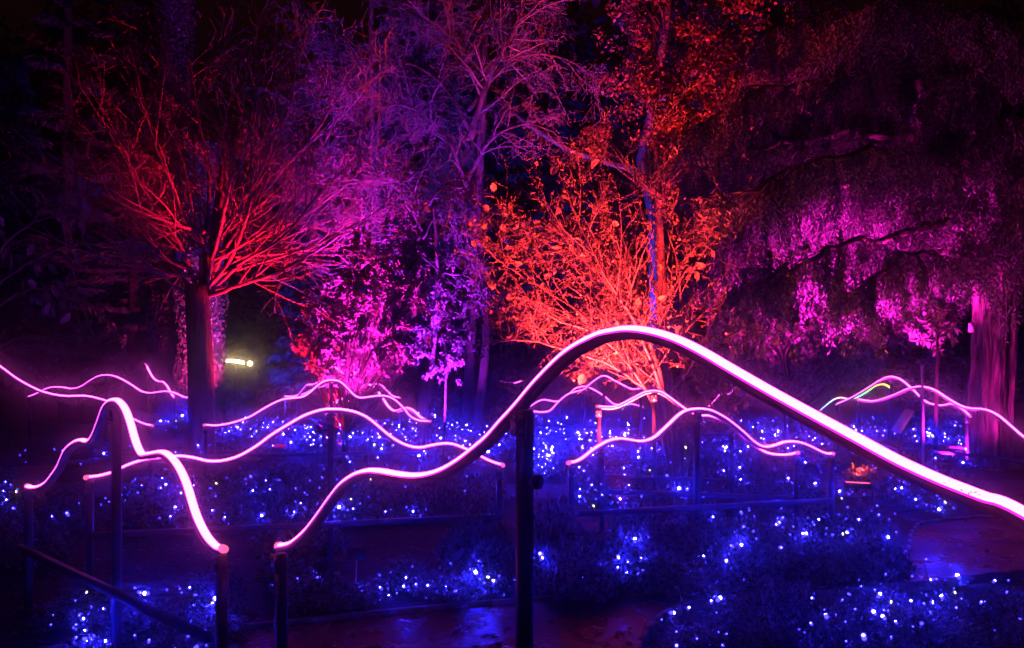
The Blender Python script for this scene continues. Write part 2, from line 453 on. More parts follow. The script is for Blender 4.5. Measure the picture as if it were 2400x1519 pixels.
F7 = [(-120,800),(-60,818),(0,859),(40,888),(80,910),(110,921),(150,928),(200,928),(230,934),(256,942),(270,950),(283,961),(300,975),(320,986),(340,994),(355,997)]
sculpture('pink neon line sweeping down from the left edge to behind the steep left peak', F7, 9.0, 10.2)
F8 = [(68,929),(85,923),(105,913),(120,908),(135,907),(150,908),(168,911),(190,906),(210,893),(230,882),(250,879),(270,882),(290,891),(310,903),(330,916),(350,921),(370,919),(390,917),(410,921),(430,930),(447,933)]
sculpture('thin distant pink neon hill line above the steep left peak, beside the bare tree', F8, 16.5, 15.5)
F9 = [(333,848),(343,857),(350,870),(360,886),(372,894),(382,895),(392,905),(400,920),(408,931)]
sculpture('short steep distant pink neon zigzag falling to the right beside the ivy trunk', F9, 19.5, 17.5)
F10 = [(481,996),(510,997),(540,992),(565,985),(590,975),(615,960),(640,946),(665,936),(690,933),(710,930),(727,920),(745,904),(760,894),(777,891),(795,894),(810,906),(827,924),(842,932),(860,931),(885,928),(907,929),(927,939),(945,957),(960,975),(977,984),(992,987),(1006,987)]
sculpture('pink neon hill line from beside the bare trunk to below the pink shrub', F10, 10.2, 10.8)
F11 = [(697,930),(715,908),(722,902),(735,901),(750,893),(768,870),(782,860),(800,872),(815,885),(833,897)]
sculpture('distant pink neon line with the tallest sharp peak under the pink shrub', F11, 15.0, 13.2)
F12 = [(668,929),(685,929),(700,926),(718,921),(735,912),(760,905),(792,892),(805,882),(815,879),(828,880),(838,887),(850,902),(866,903),(880,900),(892,902),(905,914),(920,928),(937,932)]
sculpture('thin distant pink neon line showing in pieces behind the sharp peaks at the pink shrub', F12, 17.5, 16.8)
F13 = [(768,958),(783,943),(800,935),(815,940),(828,936),(845,912),(860,902),(875,906),(895,930),(910,952),(925,963),(940,959),(955,956),(970,963),(985,977),(995,982)]
sculpture('pink neon line looping between two longer hill lines right of the pink shrub', F13, 13.6, 11.6)
F14 = [(1250,964),(1270,966),(1290,962),(1310,942),(1330,925),(1350,918),(1370,912),(1390,895),(1415,881),(1440,892),(1475,910),(1490,912),(1503,910)]
sculpture('distant pink neon hill with a smooth peak under the left leg of the big arch', F14, 13.0, 12.4)
F15 = [(1240,955),(1260,942),(1275,937),(1300,941),(1316,938),(1335,923),(1350,910),(1367,906),(1380,908),(1403,920),(1420,932),(1437,946),(1460,950),(1480,947),(1505,953)]
sculpture('thinnest pink neon line weaving behind the smooth peak under the big arch', F15, 15.2, 14.6)
F16 = [(1655,960),(1675,940),(1690,924),(1710,923),(1735,899),(1755,892),(1775,922),(1800,945),(1840,955)]
sculpture('pink neon line climbing behind hazel leaves and vanishing behind the big arch', F16, 13.4, 12.8)
F17 = [(1962,947),(2000,930),(2040,906),(2062,892),(2085,883),(2110,889),(2140,914),(2158,932),(2175,944),(2195,949),(2210,950),(2232,947),(2255,959),(2272,974)]
sculpture('pink neon hill line with the higher peak on the right, ending at the furrowed trunk', F17, 12.6, 11.2)
F18 = [(2012,936),(2040,940),(2060,938),(2095,926),(2130,911),(2160,906),(2190,914),(2220,933),(2250,950),(2275,957),(2310,960),(2340,974),(2370,999),(2400,1024),(2450,1052),(2500,1062)]
sculpture('pink neon line passing in front of the furrowed trunk and leaving past the right edge', F18, 11.8, 9.4)
F19 = [(1160,886),(1172,893),(1185,896),(1198,898),(1210,897),(1222,893)]
sculpture('tiny far pink neon stroke left of the big arch', F19, 19.0, 19.0, posts=(0.0, 1.0), rail=None)

# the small tube whose colour runs from white-blue to green and amber
m = bpy.data.materials.new('colour shifting tube'); m.use_nodes = True
nt = m.node_tree; nt.nodes.remove(nt.nodes['Principled BSDF'])
tc = nt.nodes.new('ShaderNodeTexCoord'); sp = nt.nodes.new('ShaderNodeSeparateXYZ'); cr = nt.nodes.new('ShaderNodeValToRGB')
nt.links.new(tc.outputs['Generated'], sp.inputs['Vector']); nt.links.new(sp.outputs['X'], cr.inputs['Fac'])
els = cr.color_ramp.elements
els[0].position = 0; els[0].color = (.10, .30, 1, 1); els[1].position = 1; els[1].color = (.15, .8, .05, 1)
for p, c in ((.18, (.35, .5, 1)), (.30, (1, .35, .12)), (.40, (1, .08, .7)), (.55, (.12, .9, .25)), (.72, (.2, .9, .05)), (.82, (1, .28, .03)), (.92, (.9, .6, .05))):
    el = els.new(p); el.color = (*c, 1)
em = nt.nodes.new('ShaderNodeEmission'); em.inputs['Strength'].default_value = 6
nt.links.new(cr.outputs['Color'], em.inputs['Color']); nt.links.new(em.outputs['Emission'], nt.nodes['Material Output'].inputs['Surface'])
M['shift'] = m
F20 = [(1925,960),(1936,951),(1946,943),(1958,935),(1972,932),(1990,935),(2010,931),(2035,917),(2050,906),(2065,901),(2076,902),(2087,909)]
sculpture('small neon line running white-blue, green and amber beside the right pink peak', F20, 13.2, 12.4, mat='shift', posts=(0.0, 1.0), rail=None)

# dead bits lying on the bright near tube
for i, (u, v) in enumerate([(2188,1128),(2194,1135),(2205,1132),(2216,1133),(2222,1126),(2178,1122),(2256,1148),(2262,1146),(2268,1153),(2280,1154),(2291,1153),(2300,1160)]):
    A = at(*F1[0], 3.49); Bq = at(*F1[-1], 1.474)
    e = Vector((Bq.x - A.x, Bq.y - A.y, 0)).normalized(); Bn = e.cross(Vector((0, 0, 1)))
    r = Vector(((u - 1200) / F, 1, -(v - HOR) / F))
    d = (Vector((A.x, A.y, 0)) - Vector((0, 0, EYE))).dot(Bn) / r.dot(Bn)
    p = Vector((0, 0, EYE)) + r * (d - .018)
    lf = MB(); ax = unit(1) * [[1, 1, .2]]
    lf.leaves(np.zeros((1, 3)), ax, np.array([[.2, -.5, .9]]), rnd.uniform(.005, .010), rnd.uniform(.003, .005), 'simple')
    o = lf.build('leaf_scrap', M['leaf_red']); o.location = p
    tag(o, 'tiny dark scrap of dead leaf stuck on the brightest tube near the right edge', 'leaf scrap', 'leaf scraps on the near tube')

# ------------------------------------------------------------------ trees: growing branches
def grow(out, p, d, L, r, lvl, rng, c):
    """one branch as a wandering polyline, then its side branches; c: settings per level"""
    S = c['seg'][lvl]; step = L / S
    pts, rad = [p.copy()], [r]
    q = p.copy(); dd = d.normalized()
    tip = c['tip'][lvl]
    for i in range(S):
        w = c['wander'][lvl]
        dd = (dd + Vector((rng.gauss(0, w), rng.gauss(0, w), rng.gauss(0, w))) + Vector((0, 0, c['lift'][lvl]))).normalized()
        q = q + dd * step
        pts.append(q.copy()); rad.append(max(r * (1 - (1 - tip) * (i + 1) / S), c['rmin']))
    out.append((lvl, pts, rad))
    if lvl + 1 < len(c['seg']): shoots(out, pts, rad, lvl, rng, c, L)
    return pts

def shoots(out, pts, rad, lvl, rng, c, L):
    n = c['kids'][lvl]
    n = int(n * rng.uniform(.75, 1.25) + .5)
    for j in range(n):
        t = c['from'][lvl] + (1 - c['from'][lvl]) * (j + rng.random()) / max(n, 1)
        x = t * (len(pts) - 1); i = min(int(x), len(pts) - 2); f = x - i
        b = pts[i].lerp(pts[i + 1], f)
        ax = (pts[i + 1] - pts[i]).normalized()
        side = ax.cross(Vector((rng.gauss(0, 1), rng.gauss(0, 1), rng.gauss(0, 1))))
        if side.length < 1e-3: continue
        side.normalize()
        an = math.radians(rng.uniform(*c['angle'][lvl]))
        nd = ax * math.cos(an) + side * math.sin(an)
        nl = c['len'][lvl] * L * rng.uniform(.6, 1.25) * (1.1 - .5 * t)
        nr = max((rad[i] + (rad[i + 1] - rad[i]) * f) * c['thin'][lvl], c['rmin'])
        grow(out, b, nd, nl, nr, lvl + 1, rng, c)

def branch_mesh(out, lo, hi, sides=(8, 6, 4, 3, 3)):
    m = MB()
    for lvl, pts, rad in out:
        if lo <= lvl <= hi: m.tube(pts, rad, sides[min(lvl, 4)])
    return m

def limb(out, pxd, r0, r1, rng, c, lvl=0, per=5):
    pts = [Vector(p) for p in spline([tuple(at(*q)) for q in pxd], per)]
    n = len(pts)
    w = 0.007
    pts = [p if i == 0 else p + Vector((rng.gauss(0, w), rng.gauss(0, w), rng.gauss(0, w))) for i, p in enumerate(pts)]
    rad = [r0 + (r1 - r0) * (i / (n - 1)) ** .8 for i in range(n)]
    out.append((lvl, pts, rad))
    L = sum((pts[i + 1] - pts[i]).length for i in range(n - 1))
    shoots(out, pts, rad, lvl, rng, c, L)

def trunk_mesh(base, top, r0, r1, seed, flutes=0.0, seg=22, sides=24, bend=0.1):
    rg = np.random.default_rng(seed)
    ph = rg.uniform(0, 6.28, 8)
    m = MB(); vs = []
    for i in range(seg + 1):
        t = i / seg
        c = Vector(base).lerp(Vector(top), t) + Vector((math.sin(t * 3.1 + ph[0]) - math.sin(ph[0]), math.sin(t * 2.3 + ph[1]) - math.sin(ph[1]), 0)) * bend
        r = r0 + (r1 - r0) * t
        r *= 1 + .5 * math.exp(-t * seg / 1.6)
        for j in range(sides):
            a = 2 * math.pi * j / sides
            k = 1 + flutes * ((.34 * math.sin(19 * a + ph[5] + 2.2 * math.sin(11 * t + 3 * a + ph[6]) + 1.4 * math.sin(23 * t + ph[7])) * (.6 + .4 * math.sin(17 * t + 5 * a)) + .16 * math.sin(31 * a + 13 * t) * math.sin(29 * t + 4 * a)) * (flutes > .12) + .5 * math.sin(3 * a + ph[2] + t) + .35 * math.sin(7 * a + ph[3] - 1.5 * t) + .3 * math.sin(11 * a + ph[4] + 2 * t) + .15 * math.sin(17 * a + 6 * t))
            vs.append((c.x + math.cos(a) * r * k, c.y + math.sin(a) * r * k, c.z))
    fs = [(i * sides + j, i * sides + (j + 1) % sides, (i + 1) * sides + (j + 1) % sides, (i + 1) * sides + j) for i in range(seg) for j in range(sides)]
    fs.append(tuple(seg * sides + j for j in range(sides)))
    m.add(vs, fs)
    return m

def along(out, lvls, per, rng):
    """random points with directions on branches of the given levels"""
    P, D = [], []
    for lvl, pts, rad in out:
        if lvl not in lvls: continue
        for _ in range(per if isinstance(per, int) else (int(per) + (rng.random() < per - int(per)))):
            x = rng.random() ** .7 * (len(pts) - 1); i = min(int(x), len(pts) - 2)
            P.append(tuple(pts[i].lerp(pts[i + 1], x - i))); D.append(tuple((pts[i + 1] - pts[i]).normalized()))
    return np.array(P).reshape(-1, 3), np.array(D).reshape(-1, 3)

# --- the bare tree on the left, red lit
rg = random.Random(11)
D0 = 12.0
base = at(466, HOR + F * EYE / D0, D0)
t = thing('bare_tree', base, 'bare spreading tree on the left with red lit branches and dark trunk', 'tree')
bare = dict(seg=[1, 7, 5, 4], wander=[.1, .06, .10, .13], lift=[0, .025, .03, .03], tip=[.3, .35, .35, .4], rmin=.0030,
            kids=[10, 5, 4], angle=[(25, 55), (25, 60), (25, 65)], len=[.5, .48, .5], thin=[.5, .55, .6]); bare['from'] = [.2, .12, .1]
tree = []
limb(tree, [(478,700,D0),(560,668,D0-.3),(650,640,D0-.6),(740,590,D0-.8),(800,550,D0-1)], 0.042, 0.012, rg, bare)
limb(tree, [(478,680,D0),(540,610,D0-.1),(585,480,D0-.4),(590,330,D0-.5),(605,180,D0-.4)], 0.045, 0.010, rg, bare)
limb(tree, [(480,680,D0),(530,580,D0+.2),(620,450,D0+.5),(740,310,D0+.8),(830,170,D0+1)], 0.045, 0.009, rg, bare)
limb(tree, [(470,680,D0),(478,560,D0),(490,430,D0+.2),(465,270,D0+.4),(440,110,D0+.5)], 0.050, 0.009, rg, bare)
limb(tree, [(462,680,D0),(420,570,D0-.2),(330,430,D0-.6),(250,270,D0-.9)], 0.045, 0.008, rg, bare)
limb(tree, [(460,690,D0),(400,620,D0+.2),(300,500,D0+.4),(190,410,D0+.5)], 0.040, 0.008, rg, bare)
limb(tree, [(490,690,D0),(560,620,D0-.5),(660,560,D0-1),(770,430,D0-1.3),(900,330,D0-1.4)], 0.037, 0.007, rg, bare)
limb(tree, [(450,700,D0),(340,620,D0-.6),(220,560,D0-.9)], 0.030, 0.006, rg, bare)
limb(tree, [(480,690,D0),(610,640,D0+.8),(720,520,D0+1.4),(800,400,D0+1.6)], 0.030, 0.006, rg, bare)
limb(tree, [(485,670,D0),(520,520,D0-.6),(540,400,D0-.9),(520,200,D0-1),(530,40,D0-1)], 0.034, 0.006, rg, bare)
for k in range(16):
    th = math.radians(-86 + 168 * k / 15 + rg.uniform(-5, 5)); R_ = rg.uniform(360, 620) * (1.0 if abs(th) < 1 else .9); dz = rg.uniform(-1.7, 1.7)
    h = rg.random(); u0, v0 = 474 + 22 * h, 690 - 150 * h
    u1, v1 = u0 + R_ * math.sin(th), v0 - 20 - R_ * math.cos(th) * .95
    limb(tree, [(u0, v0, D0), (u0 + (u1 - u0) * .22, v0 + (v1 - v0) * .12, D0 + dz * .25), (u0 + (u1 - u0) * .62, v0 + (v1 - v0) * .45, D0 + dz * .7), (u1, v1, D0 + dz)], rg.uniform(.022, .045), .006, rg, bare)
trunk_mesh(base, at(474, 668, D0), .20, .17, 3, .06, 16, 18, .05).build('trunk', M['bark'], t, smooth=True)
s = MB(); s.tube([at(480,676,D0+.03), at(503,560,D0), at(522,430,D0-.05), at(540,300,D0-.05)], [.085,.085,.08,.085], 10); s.build('cut_limb', M['bark'], t, smooth=True)
branch_mesh(tree, 0, 0).build('limbs', M['bark_smooth'], t, smooth=True)
branch_mesh(tree, 1, 3).build('twigs', M['bark_smooth'], t, smooth=True)

# --- centre: tall bare tree with drooping twigs, violet lit
def bare_drooper(u, d, top_v, r, label, seed, limbs, kids=(12, 7, 4), lean=0):
    rg = random.Random(seed)
    base = at(u, HOR + F * EYE / d, d)
    t = thing('bare_tree', base, label, 'tree')
    top = at(u + lean, top_v, d)
    c = dict(seg=[1, 8, 6, 4], wander=[.1, .13, .18, .22], lift=[0, -.035, -.06, -.08], tip=[.3, .3, .35, .4], rmin=.0042,
             kids=list(kids), angle=[(30, 70), (30, 75), (30, 80)], len=[.45, .45, .5], thin=[.45, .5, .6]); c['from'] = [.15, .1, .1]
    out = []
    for q in limbs: limb(out, q[0], q[1], q[2], rg, c)
    trunk_mesh(base, top, r, r * .45, seed, .05, 20, 12, .18).build('trunk', M['bark'], t, smooth=True)
    branch_mesh(out, 0, 0).build('limbs', M['bark'], t, smooth=True)
    branch_mesh(out, 1, 3).build('twigs', M['bark_smooth'], t, smooth=True)
    return t
d = 17.0
bare_drooper(1098, d, -60, .12, 'tall thin bare tree in the centre with violet lit trunk and drooping twigs', 21, [
    ([(1100,330,d),(1130,230,d-.3),(1160,150,d-.5),(1210,60,d-.6),(1235,-40,d-.6)], .085, .04),
    ([(1098,450,d),(1050,330,d-.5),(980,260,d-1),(900,250,d-1.4),(830,300,d-1.6)], .05, .012),
    ([(1098,300,d),(1040,200,d-.3),(960,150,d-.8),(860,140,d-1),(780,170,d-1.2)], .05, .012),
    ([(1098,260,d),(1160,180,d),(1240,130,d+.2),(1330,140,d+.4),(1400,190,d+.5)], .05, .012),
    ([(1098,420,d),(1150,330,d-.4),(1230,290,d-.8),(1300,310,d-1)], .045, .012),
    ([(1098,180,d),(1060,90,d),(980,40,d+.3),(900,10,d+.5)], .05, .012),
    ([(1098,140,d),(1150,60,d),(1230,10,d+.3),(1320,20,d+.5)], .05, .012)], kids=(18, 9, 5))
d = 13.5
bare_drooper(985, d, 470, .05, 'small contorted bare tree with bright violet arching twigs above the pink shrub', 31, [
    ([(990,520,d),(930,440,d-.3),(850,420,d-.6),(740,430,d-.9),(640,405,d-1.1)], .03, .010),
    ([(990,520,d),(960,440,d),(900,420,d+.2),(860,480,d+.3),(850,560,d+.3)], .028, .008),
    ([(990,500,d),(1040,440,d-.1),(1090,450,d-.2),(1150,520,d-.2)], .028, .008),
    ([(988,540,d),(950,480,d-.4),(880,500,d-.6),(820,560,d-.7)], .025, .008),
    ([(990,560,d),(1030,500,d+.2),(1080,530,d+.3),(1100,620,d+.3)], .022, .008),
    ([(990,600,d),(1040,640,d-.2),(1100,650,d-.2),(1150,720,d-.2)], .022, .008)], kids=(16, 8, 5))
d = 19.5
bare_drooper(905, d, -40, .11, 'dim violet bare tree, a tangle of twigs left of the tall thin tree', 35, [
    ([(905,420,d),(850,300,d-.4),(760,240,d-.8),(680,260,d-1)], .04, .01),
    ([(905,360,d),(960,260,d-.2),(1040,240,d-.4),(1080,320,d-.6)], .04, .01),
    ([(905,300,d),(870,180,d),(800,90,d),(720,70,d+.2)], .04, .01),
    ([(905,240,d),(950,130,d),(1010,60,d),(1060,0,d)], .04, .01),
    ([(905,520,d),(960,420,d-.3),(1030,400,d-.5),(1060,480,d-.6)], .035, .01),
    ([(905,520,d),(840,430,d-.3),(770,440,d-.5),(720,520,d-.6)], .035, .01)], kids=(15, 8, 5))
d = 16.0
bare_drooper(1112, d, 560, .11, 'slim violet lit tree trunk standing behind the orange hazel', 41, [
    ([(1110,780,d),(1070,770,d-.2),(1010,800,d-.4),(960,790,d-.6)], .02, .006),
    ([(1110,640,d),(1060,600,d-.2),(1010,620,d-.3)], .02, .006)], kids=(9, 4, 2))

# --- hazel, orange-red lit, many stems
rg = random.Random(51)
D1 = 9.0
base = at(1585, HOR + F * EYE / D1, D1)
hz_t = thing('hazel_tree', base, 'orange lit hazel with many leaning stems and yellow autumn leaves', 'tree')
haz = dict(seg=[1, 7, 5, 4], wander=[.1, .075, .10, .13], lift=[0, .02, .01, .0], tip=[.3, .3, .35, .4], rmin=.0024,
           kids=[15, 7, 4], angle=[(25, 65), (25, 70), (30, 75)], len=[.34, .42, .5], thin=[.42, .5, .55]); haz['from'] = [.25, .1, .1]
hz = []
def stem(px, r0, r1): limb(hz, px, r0, r1, rg, haz)
stem([(1590,1170,D1),(1570,1000,D1),(1520,850,D1),(1470,730,D1-.2),(1380,620,D1-.4),(1290,520,D1-.5)], .035, .010)
stem([(1592,1170,D1),(1580,1000,D1-.1),(1535,840,D1-.2),(1490,720,D1-.3),(1440,560,D1-.3),(1400,400,D1-.3)], .035, .009)
stem([(1588,1170,D1),(1560,980,D1+.1),(1500,870,D1+.2),(1400,780,D1+.3),(1290,720,D1+.4),(1160,690,D1+.4)], .03, .008)
stem([(1586,1170,D1),(1550,970,D1-.1),(1470,880,D1-.3),(1360,830,D1-.5),(1240,800,D1-.6),(1150,800,D1-.6)], .026, .007)
stem([(1594,1170,D1),(1590,1000,D1+.2),(1560,820,D1+.3),(1530,650,D1+.3),(1500,480,D1+.3),(1480,360,D1+.2)], .03, .008)
stem([(1596,1170,D1),(1600,980,D1),(1600,800,D1-.1),(1590,640,D1-.2),(1560,520,D1-.2)], .026, .007)
stem([(1600,1170,D1),(1640,1000,D1-.2),(1700,880,D1-.4),(1760,790,D1-.5)], .02, .006)
stem([(1586,1170,D1),(1540,960,D1+.3),(1440,760,D1+.5),(1330,610,D1+.6),(1230,540,D1+.6)], .026, .007)
stem([(1600,1170,D1),(1620,1040,D1-.3),(1660,960,D1-.5),(1720,930,D1-.6)], .014, .005)
stem([(1586,1170,D1),(1530,950,D1-.2),(1420,800,D1-.6),(1290,740,D1-.9),(1170,620,D1-1)], .022, .006)
stem([(1586,1170,D1),(1540,960,D1),(1450,820,D1+.1),(1340,720,D1+.2),(1210,640,D1+.2),(1110,560,D1+.1)], .024, .006)
stem([(1590,1170,D1),(1560,960,D1-.2),(1500,780,D1-.6),(1420,650,D1-.9),(1340,480,D1-1),(1310,400,D1-1)], .024, .006)
branch_mesh(hz, 0, 0).build('stems', M['bark_hazel'], hz_t, smooth=True)
branch_mesh(hz, 1, 3).build('twigs', M['bark_hazel'], hz_t, smooth=True)
# small leaves and buds as one mass, big leaves one by one
P, Dn = along(hz, (1, 2, 3), 0.7, rg)
sel = nrg.random(len(P)) < .75
P, Dn = P[sel], Dn[sel]
lv = MB(); ax = Dn * .4 + unit(len(P)) * .5 + np.array([0, 0, -.7]); lv.leaves(P, ax, unit(len(P)), nrg.uniform(.02, .052, len(P)), nrg.uniform(.014, .034, len(P)), 'simple')
tag(lv.build('foliage', M['leaf_hazel'], hz_t), kind='stuff')
protos = []
for k in range(5):
    m_ = MB(); m_.leaves(np.zeros((1, 3)), np.array([[0, 0, -1.0]]), np.array([[math.sin(k), -1, .3]]), 1.0, .8 + .06 * k, 'ovate')
    protos.append(m_.mesh('leaf', M['leaf_hazel']))
P, Dn = along(hz, (1, 2, 3), 1, rg)
order = list(range(len(P))); rg.shuffle(order)
cnt = 0
for i in order:
    p = Vector(P[i])
    if cnt >= 290: break
    o = bpy.data.objects.new('leaf', protos[cnt % 5]); COL.objects.link(o); o.parent = hz_t
    o.location = p - base; sc_ = rg.uniform(.065, .115) if rg.random() < .6 else rg.uniform(.045, .07)
    o.scale = (sc_, sc_, sc_); o.rotation_euler = (rg.gauss(0, .7), rg.gauss(0, .6), rg.uniform(-1.6, 1.6))
    cnt += 1

# --- pink rosette shrub
def rosette_shrub(base, blobs, label, mat, seed, per=26, size=(.06, .14), stems=True, cat='shrub', name='evergreen_shrub', up=.35, trunk=None):
    """blobs: (centre, radius, number of rosettes)"""
    rg = random.Random(seed); ng = np.random.default_rng(seed)
    t = thing(name, base, label, cat)
    P, A = [], []
    sm = MB()
    for c, r, n in blobs:
        for _ in range(n):
            q = ng.normal(size=3); q /= np.linalg.norm(q)
            p = np.asarray(c) + q * r * rg.random() ** .45
            if stems and rg.random() < .35:
                b = np.asarray(base) * [1, 1, 0] + np.array([0, 0, max(.2, p[2] * .35)])
                mid = (b + p) / 2 + ng.normal(size=3) * .06 + np.array([0, 0, -.06])
                sm.tube([Vector(x) for x in spline([b, mid, p], 3)], [.009, .007, .006, .005, .004, .003, .002], 4)
            ax = q + np.array([0, 0, up]) + ng.normal(size=3) * .25
            ax /= np.linalg.norm(ax)
            k = per
            v = ng.normal(size=(k, 3)); v -= (v @ ax)[:, None] * ax; v /= np.linalg.norm(v, axis=1, keepdims=True)
            f = ng.uniform(-.15, .8, (k, 1))
            P.append(np.repeat(p[None], k, 0) + ax * ng.uniform(-.05, .02, (k, 1))); A.append(v + ax * f)
    P = np.concatenate(P); A = np.concatenate(A)
    lv = MB(); lv.leaves(P, A, np.array([0, 0, 1.0]) + unit(len(P), ng) * .5, ng.uniform(*size, len(P)), ng.uniform(size[0] * .3, size[1] * .34, len(P)), 'simple')
    if trunk:
        u0_, u1_, v_, r_ = trunk
        tr_ = MB(); tr_.tube([Vector((at(u0_, 0, base[1]).x, base[1], -.02)), at((u0_ + u1_) / 2 + 4, (v_ + 960) / 2, base[1]), at(u1_, v_, base[1])], [r_, r_ * .8, r_ * .4], 7)
        tr_.build('trunk', M['bark_dark'], t, smooth=True)
    if stems: sm.build('stems', M['bark_dark'], t, smooth=True)
    lv.build('crown', mat, t)
    return t
def bl(u, v, d, rp, n): return (tuple(at(u, v, d)), rp / F * d, n)
d = 11.3
rosette_shrub(at(808, HOR + F * EYE / d, d), [bl(800,830,d,70,34), bl(760,770,d,60,24), bl(870,760,d,75,34), bl(880,640,d,70,26), bl(940,700,d,70,24), bl(820,700,d,60,20), bl(900,840,d,75,24),
    bl(730,810,d,50,18), bl(990,720,d,60,18), bl(930,560,d,50,12), bl(1000,640,d,50,12), bl(740,720,d,35,8), bl(960,620,d,70,16), bl(860,570,d,55,12), bl(970,800,d,60,12), bl(790,890,d,60,16)], 'magenta lit evergreen shrub with rosettes of narrow leaves behind the sharp neon peaks', M['leaf_pieris'], 61, trunk=(808, 806, 760, .045))
d = 12.2
rosette_shrub(at(1040, HOR + F * EYE / d, d), [bl(1030,770,d,70,36), bl(1060,720,d,70,30), bl(1010,680,d,60,20), bl(1080,820,d,55,18), bl(1040,870,d,50,14), bl(980,820,d,50,12)],
    'blue-violet lit feathery shrub right of the pink shrub', M['leaf_pieris'], 62, per=22, size=(.04, .12), stems=False, trunk=(1040, 1045, 720, .02))

# --- ivy clad trunk and black conifer columns on the left
def ivy_trunk(u, d, r, ztop, label, seed, n=9000, leafr=(.05, .11)):
    ng = np.random.default_rng(seed)
    base = at(u, HOR + F * EYE / d, d)
    t = thing('ivy_clad_tree', base, label, 'tree')
    trunk_mesh(base, base + Vector((0, 0, ztop)), r, r * .75, seed, .08, 20, 14, .05).build('trunk', M['bark'], t, smooth=True)
    z = ng.uniform(.2, ztop, n); a = ng.uniform(0, 2 * math.pi, n)
    rr = r * (1 - .2 * z / ztop) * (1.05 + .35 * np.abs(np.sin(a * 2 + z * 2.1) * np.sin(z * 1.3 + a)) * ng.random(n) ** .5) + ng.uniform(0, .07, n)
    nr = np.stack([np.cos(a), np.sin(a), np.zeros(n)], 1)
    P = np.asarray(base) * [1, 1, 0] + nr * rr[:, None] + np.stack([np.zeros(n), np.zeros(n), z], 1)
    lv = MB(); lv.leaves(P, np.array([0, 0, -1.0]) + unit(n, ng) * .6, nr + unit(n, ng) * .5, ng.uniform(*leafr, n), ng.uniform(leafr[0] * .8, leafr[1] * .9, n), 'simple')
    lv.build('ivy', M['leaf_ivy'], t)
    return t
ivy_trunk(412, 20.5, .40, 13, 'ivy covered trunk glowing purple and red just behind the bare tree', 71, 11000)
ivy_trunk(472, 19, .45, 6.8, 'dim ivy covered trunk behind the middle of the bare tree', 72, 9000)

def conifer(u, d, h, w, label, seed, n=16000, mat='needle_far', droop=.5, taper=1.0, low=1.2, leaf=(.12, .28), trunk_r=.22, group=None, cards=None):
    ng = np.random.default_rng(seed); rg = random.Random(seed)
    base = at(u, HOR + F * EYE / d, d)
    t = thing('conifer_tree', base, label, 'tree', group)
    trunk_mesh(base, base + Vector((0, 0, h)), trunk_r, .04, seed, .05, 14, 10, .05).build('trunk', M['bark_dark'], t, smooth=True)
    P, A = [], []
    nb = 90; per = n // nb
    br = MB()
    for k in range(nb):
        z = low + (h - low) * (k / nb) ** .9
        L = w * (1 - taper * (z - low) / (h - low) * .9) * rg.uniform(.7, 1.1)
        a = rg.uniform(0, 6.283)
        dr = np.array([math.cos(a), math.sin(a), 0])
        o = np.asarray(base) * [1, 1, 0] + np.array([0, 0, z])
        s = ng.random(per) ** .7
        c = o + dr * (s * L)[:, None] + np.array([0, 0, 1.0]) * ((-droop * (s * L) ** 1.4 * .35 + .1 * s * L))[:, None]
        br.tube([o + dr * x * L + np.array([0, 0, -droop * (x * L) ** 1.4 * .35 + .1 * x * L]) for x in (0, .35, .7, 1)], [.03, .02, .012, .006], 4)
        sd = np.cross(dr, [0, 0, 1])
        c = c + sd * ng.normal(0, .16, per)[:, None] * (.3 + s[:, None] * L * .45)
        P.append(c); A.append(dr * .5 + sd * ng.normal(0, .6, per)[:, None] + np.array([0, 0, -.9]) * ng.uniform(.2, 1.3, per)[:, None])
    P = np.concatenate(P); A = np.concatenate(A)
    br.build('branches', M['bark_dark'], t, smooth=True)
    lv = MB(); lv.leaves(P, A, unit(len(P), ng), ng.uniform(*leaf, len(P)), ng.uniform(.03, .06, len(P)), 'simple')
    lv.build('crown', M[mat], t)
    return t
conifer(165, 21, 17, 1.35, 'black narrow conifer at the far left against the dim brown sky', 81, 34000, taper=.5)
conifer(318, 21.5, 18, 1.25, 'black columnar conifer just left of the ivy covered trunk', 82, 34000, taper=.4)
conifer(1000, 21, 12, 2.6, 'dark conifer with hanging purple sprays behind the tall bare tree', 83, 22000, droop=.9)
conifer(860, 24, 10, 2.4, 'dim conifer left of the tall bare tree in the far dark', 84, 16000, droop=.8)
conifer(1290, 24, 15, 2.6, 'blue tinted dark conifer behind the top of the hazel', 85, 18000, droop=.7)
conifer(705, 19, 4.6, .95, 'small dark blue conifer behind the lowest limb of the bare tree', 86, 14000, droop=.5, low=.3)
conifer(30, 19, 9, 2.0, 'dark leafy conifer filling the left edge', 87, 12000, droop=.4)

# --- slanting blue trunk and the red leaved tall tree
d = 20
base = at(1540, HOR + F * EYE / d, d)
t = thing('leaning_tree', base, 'leaning blue lit trunk glimpsed behind the red foliage', 'tree')
b = MB(); b.tube([base, at(1530, 500, d), at(1500, 380, d), at(1530, 250, d), at(1560, 60, d), at(1575, -80, d)], [.13, .13, .12, .11, .1, .08], 10); b.build('trunk', M['bark_smooth'], t, smooth=True)
b = MB(); b.tube([at(1500, 400, d), at(1420, 380, d), at(1330, 350, d), at(1240, 295, d), at(1200, 260, d)], [.09, .08, .07, .06, .04], 8)
b.tube([at(1530, 250, d), at(1620, 180, d), at(1690, 100, d)], [.08, .06, .04], 8); b.build('limb', M['bark_smooth'], t, smooth=True)

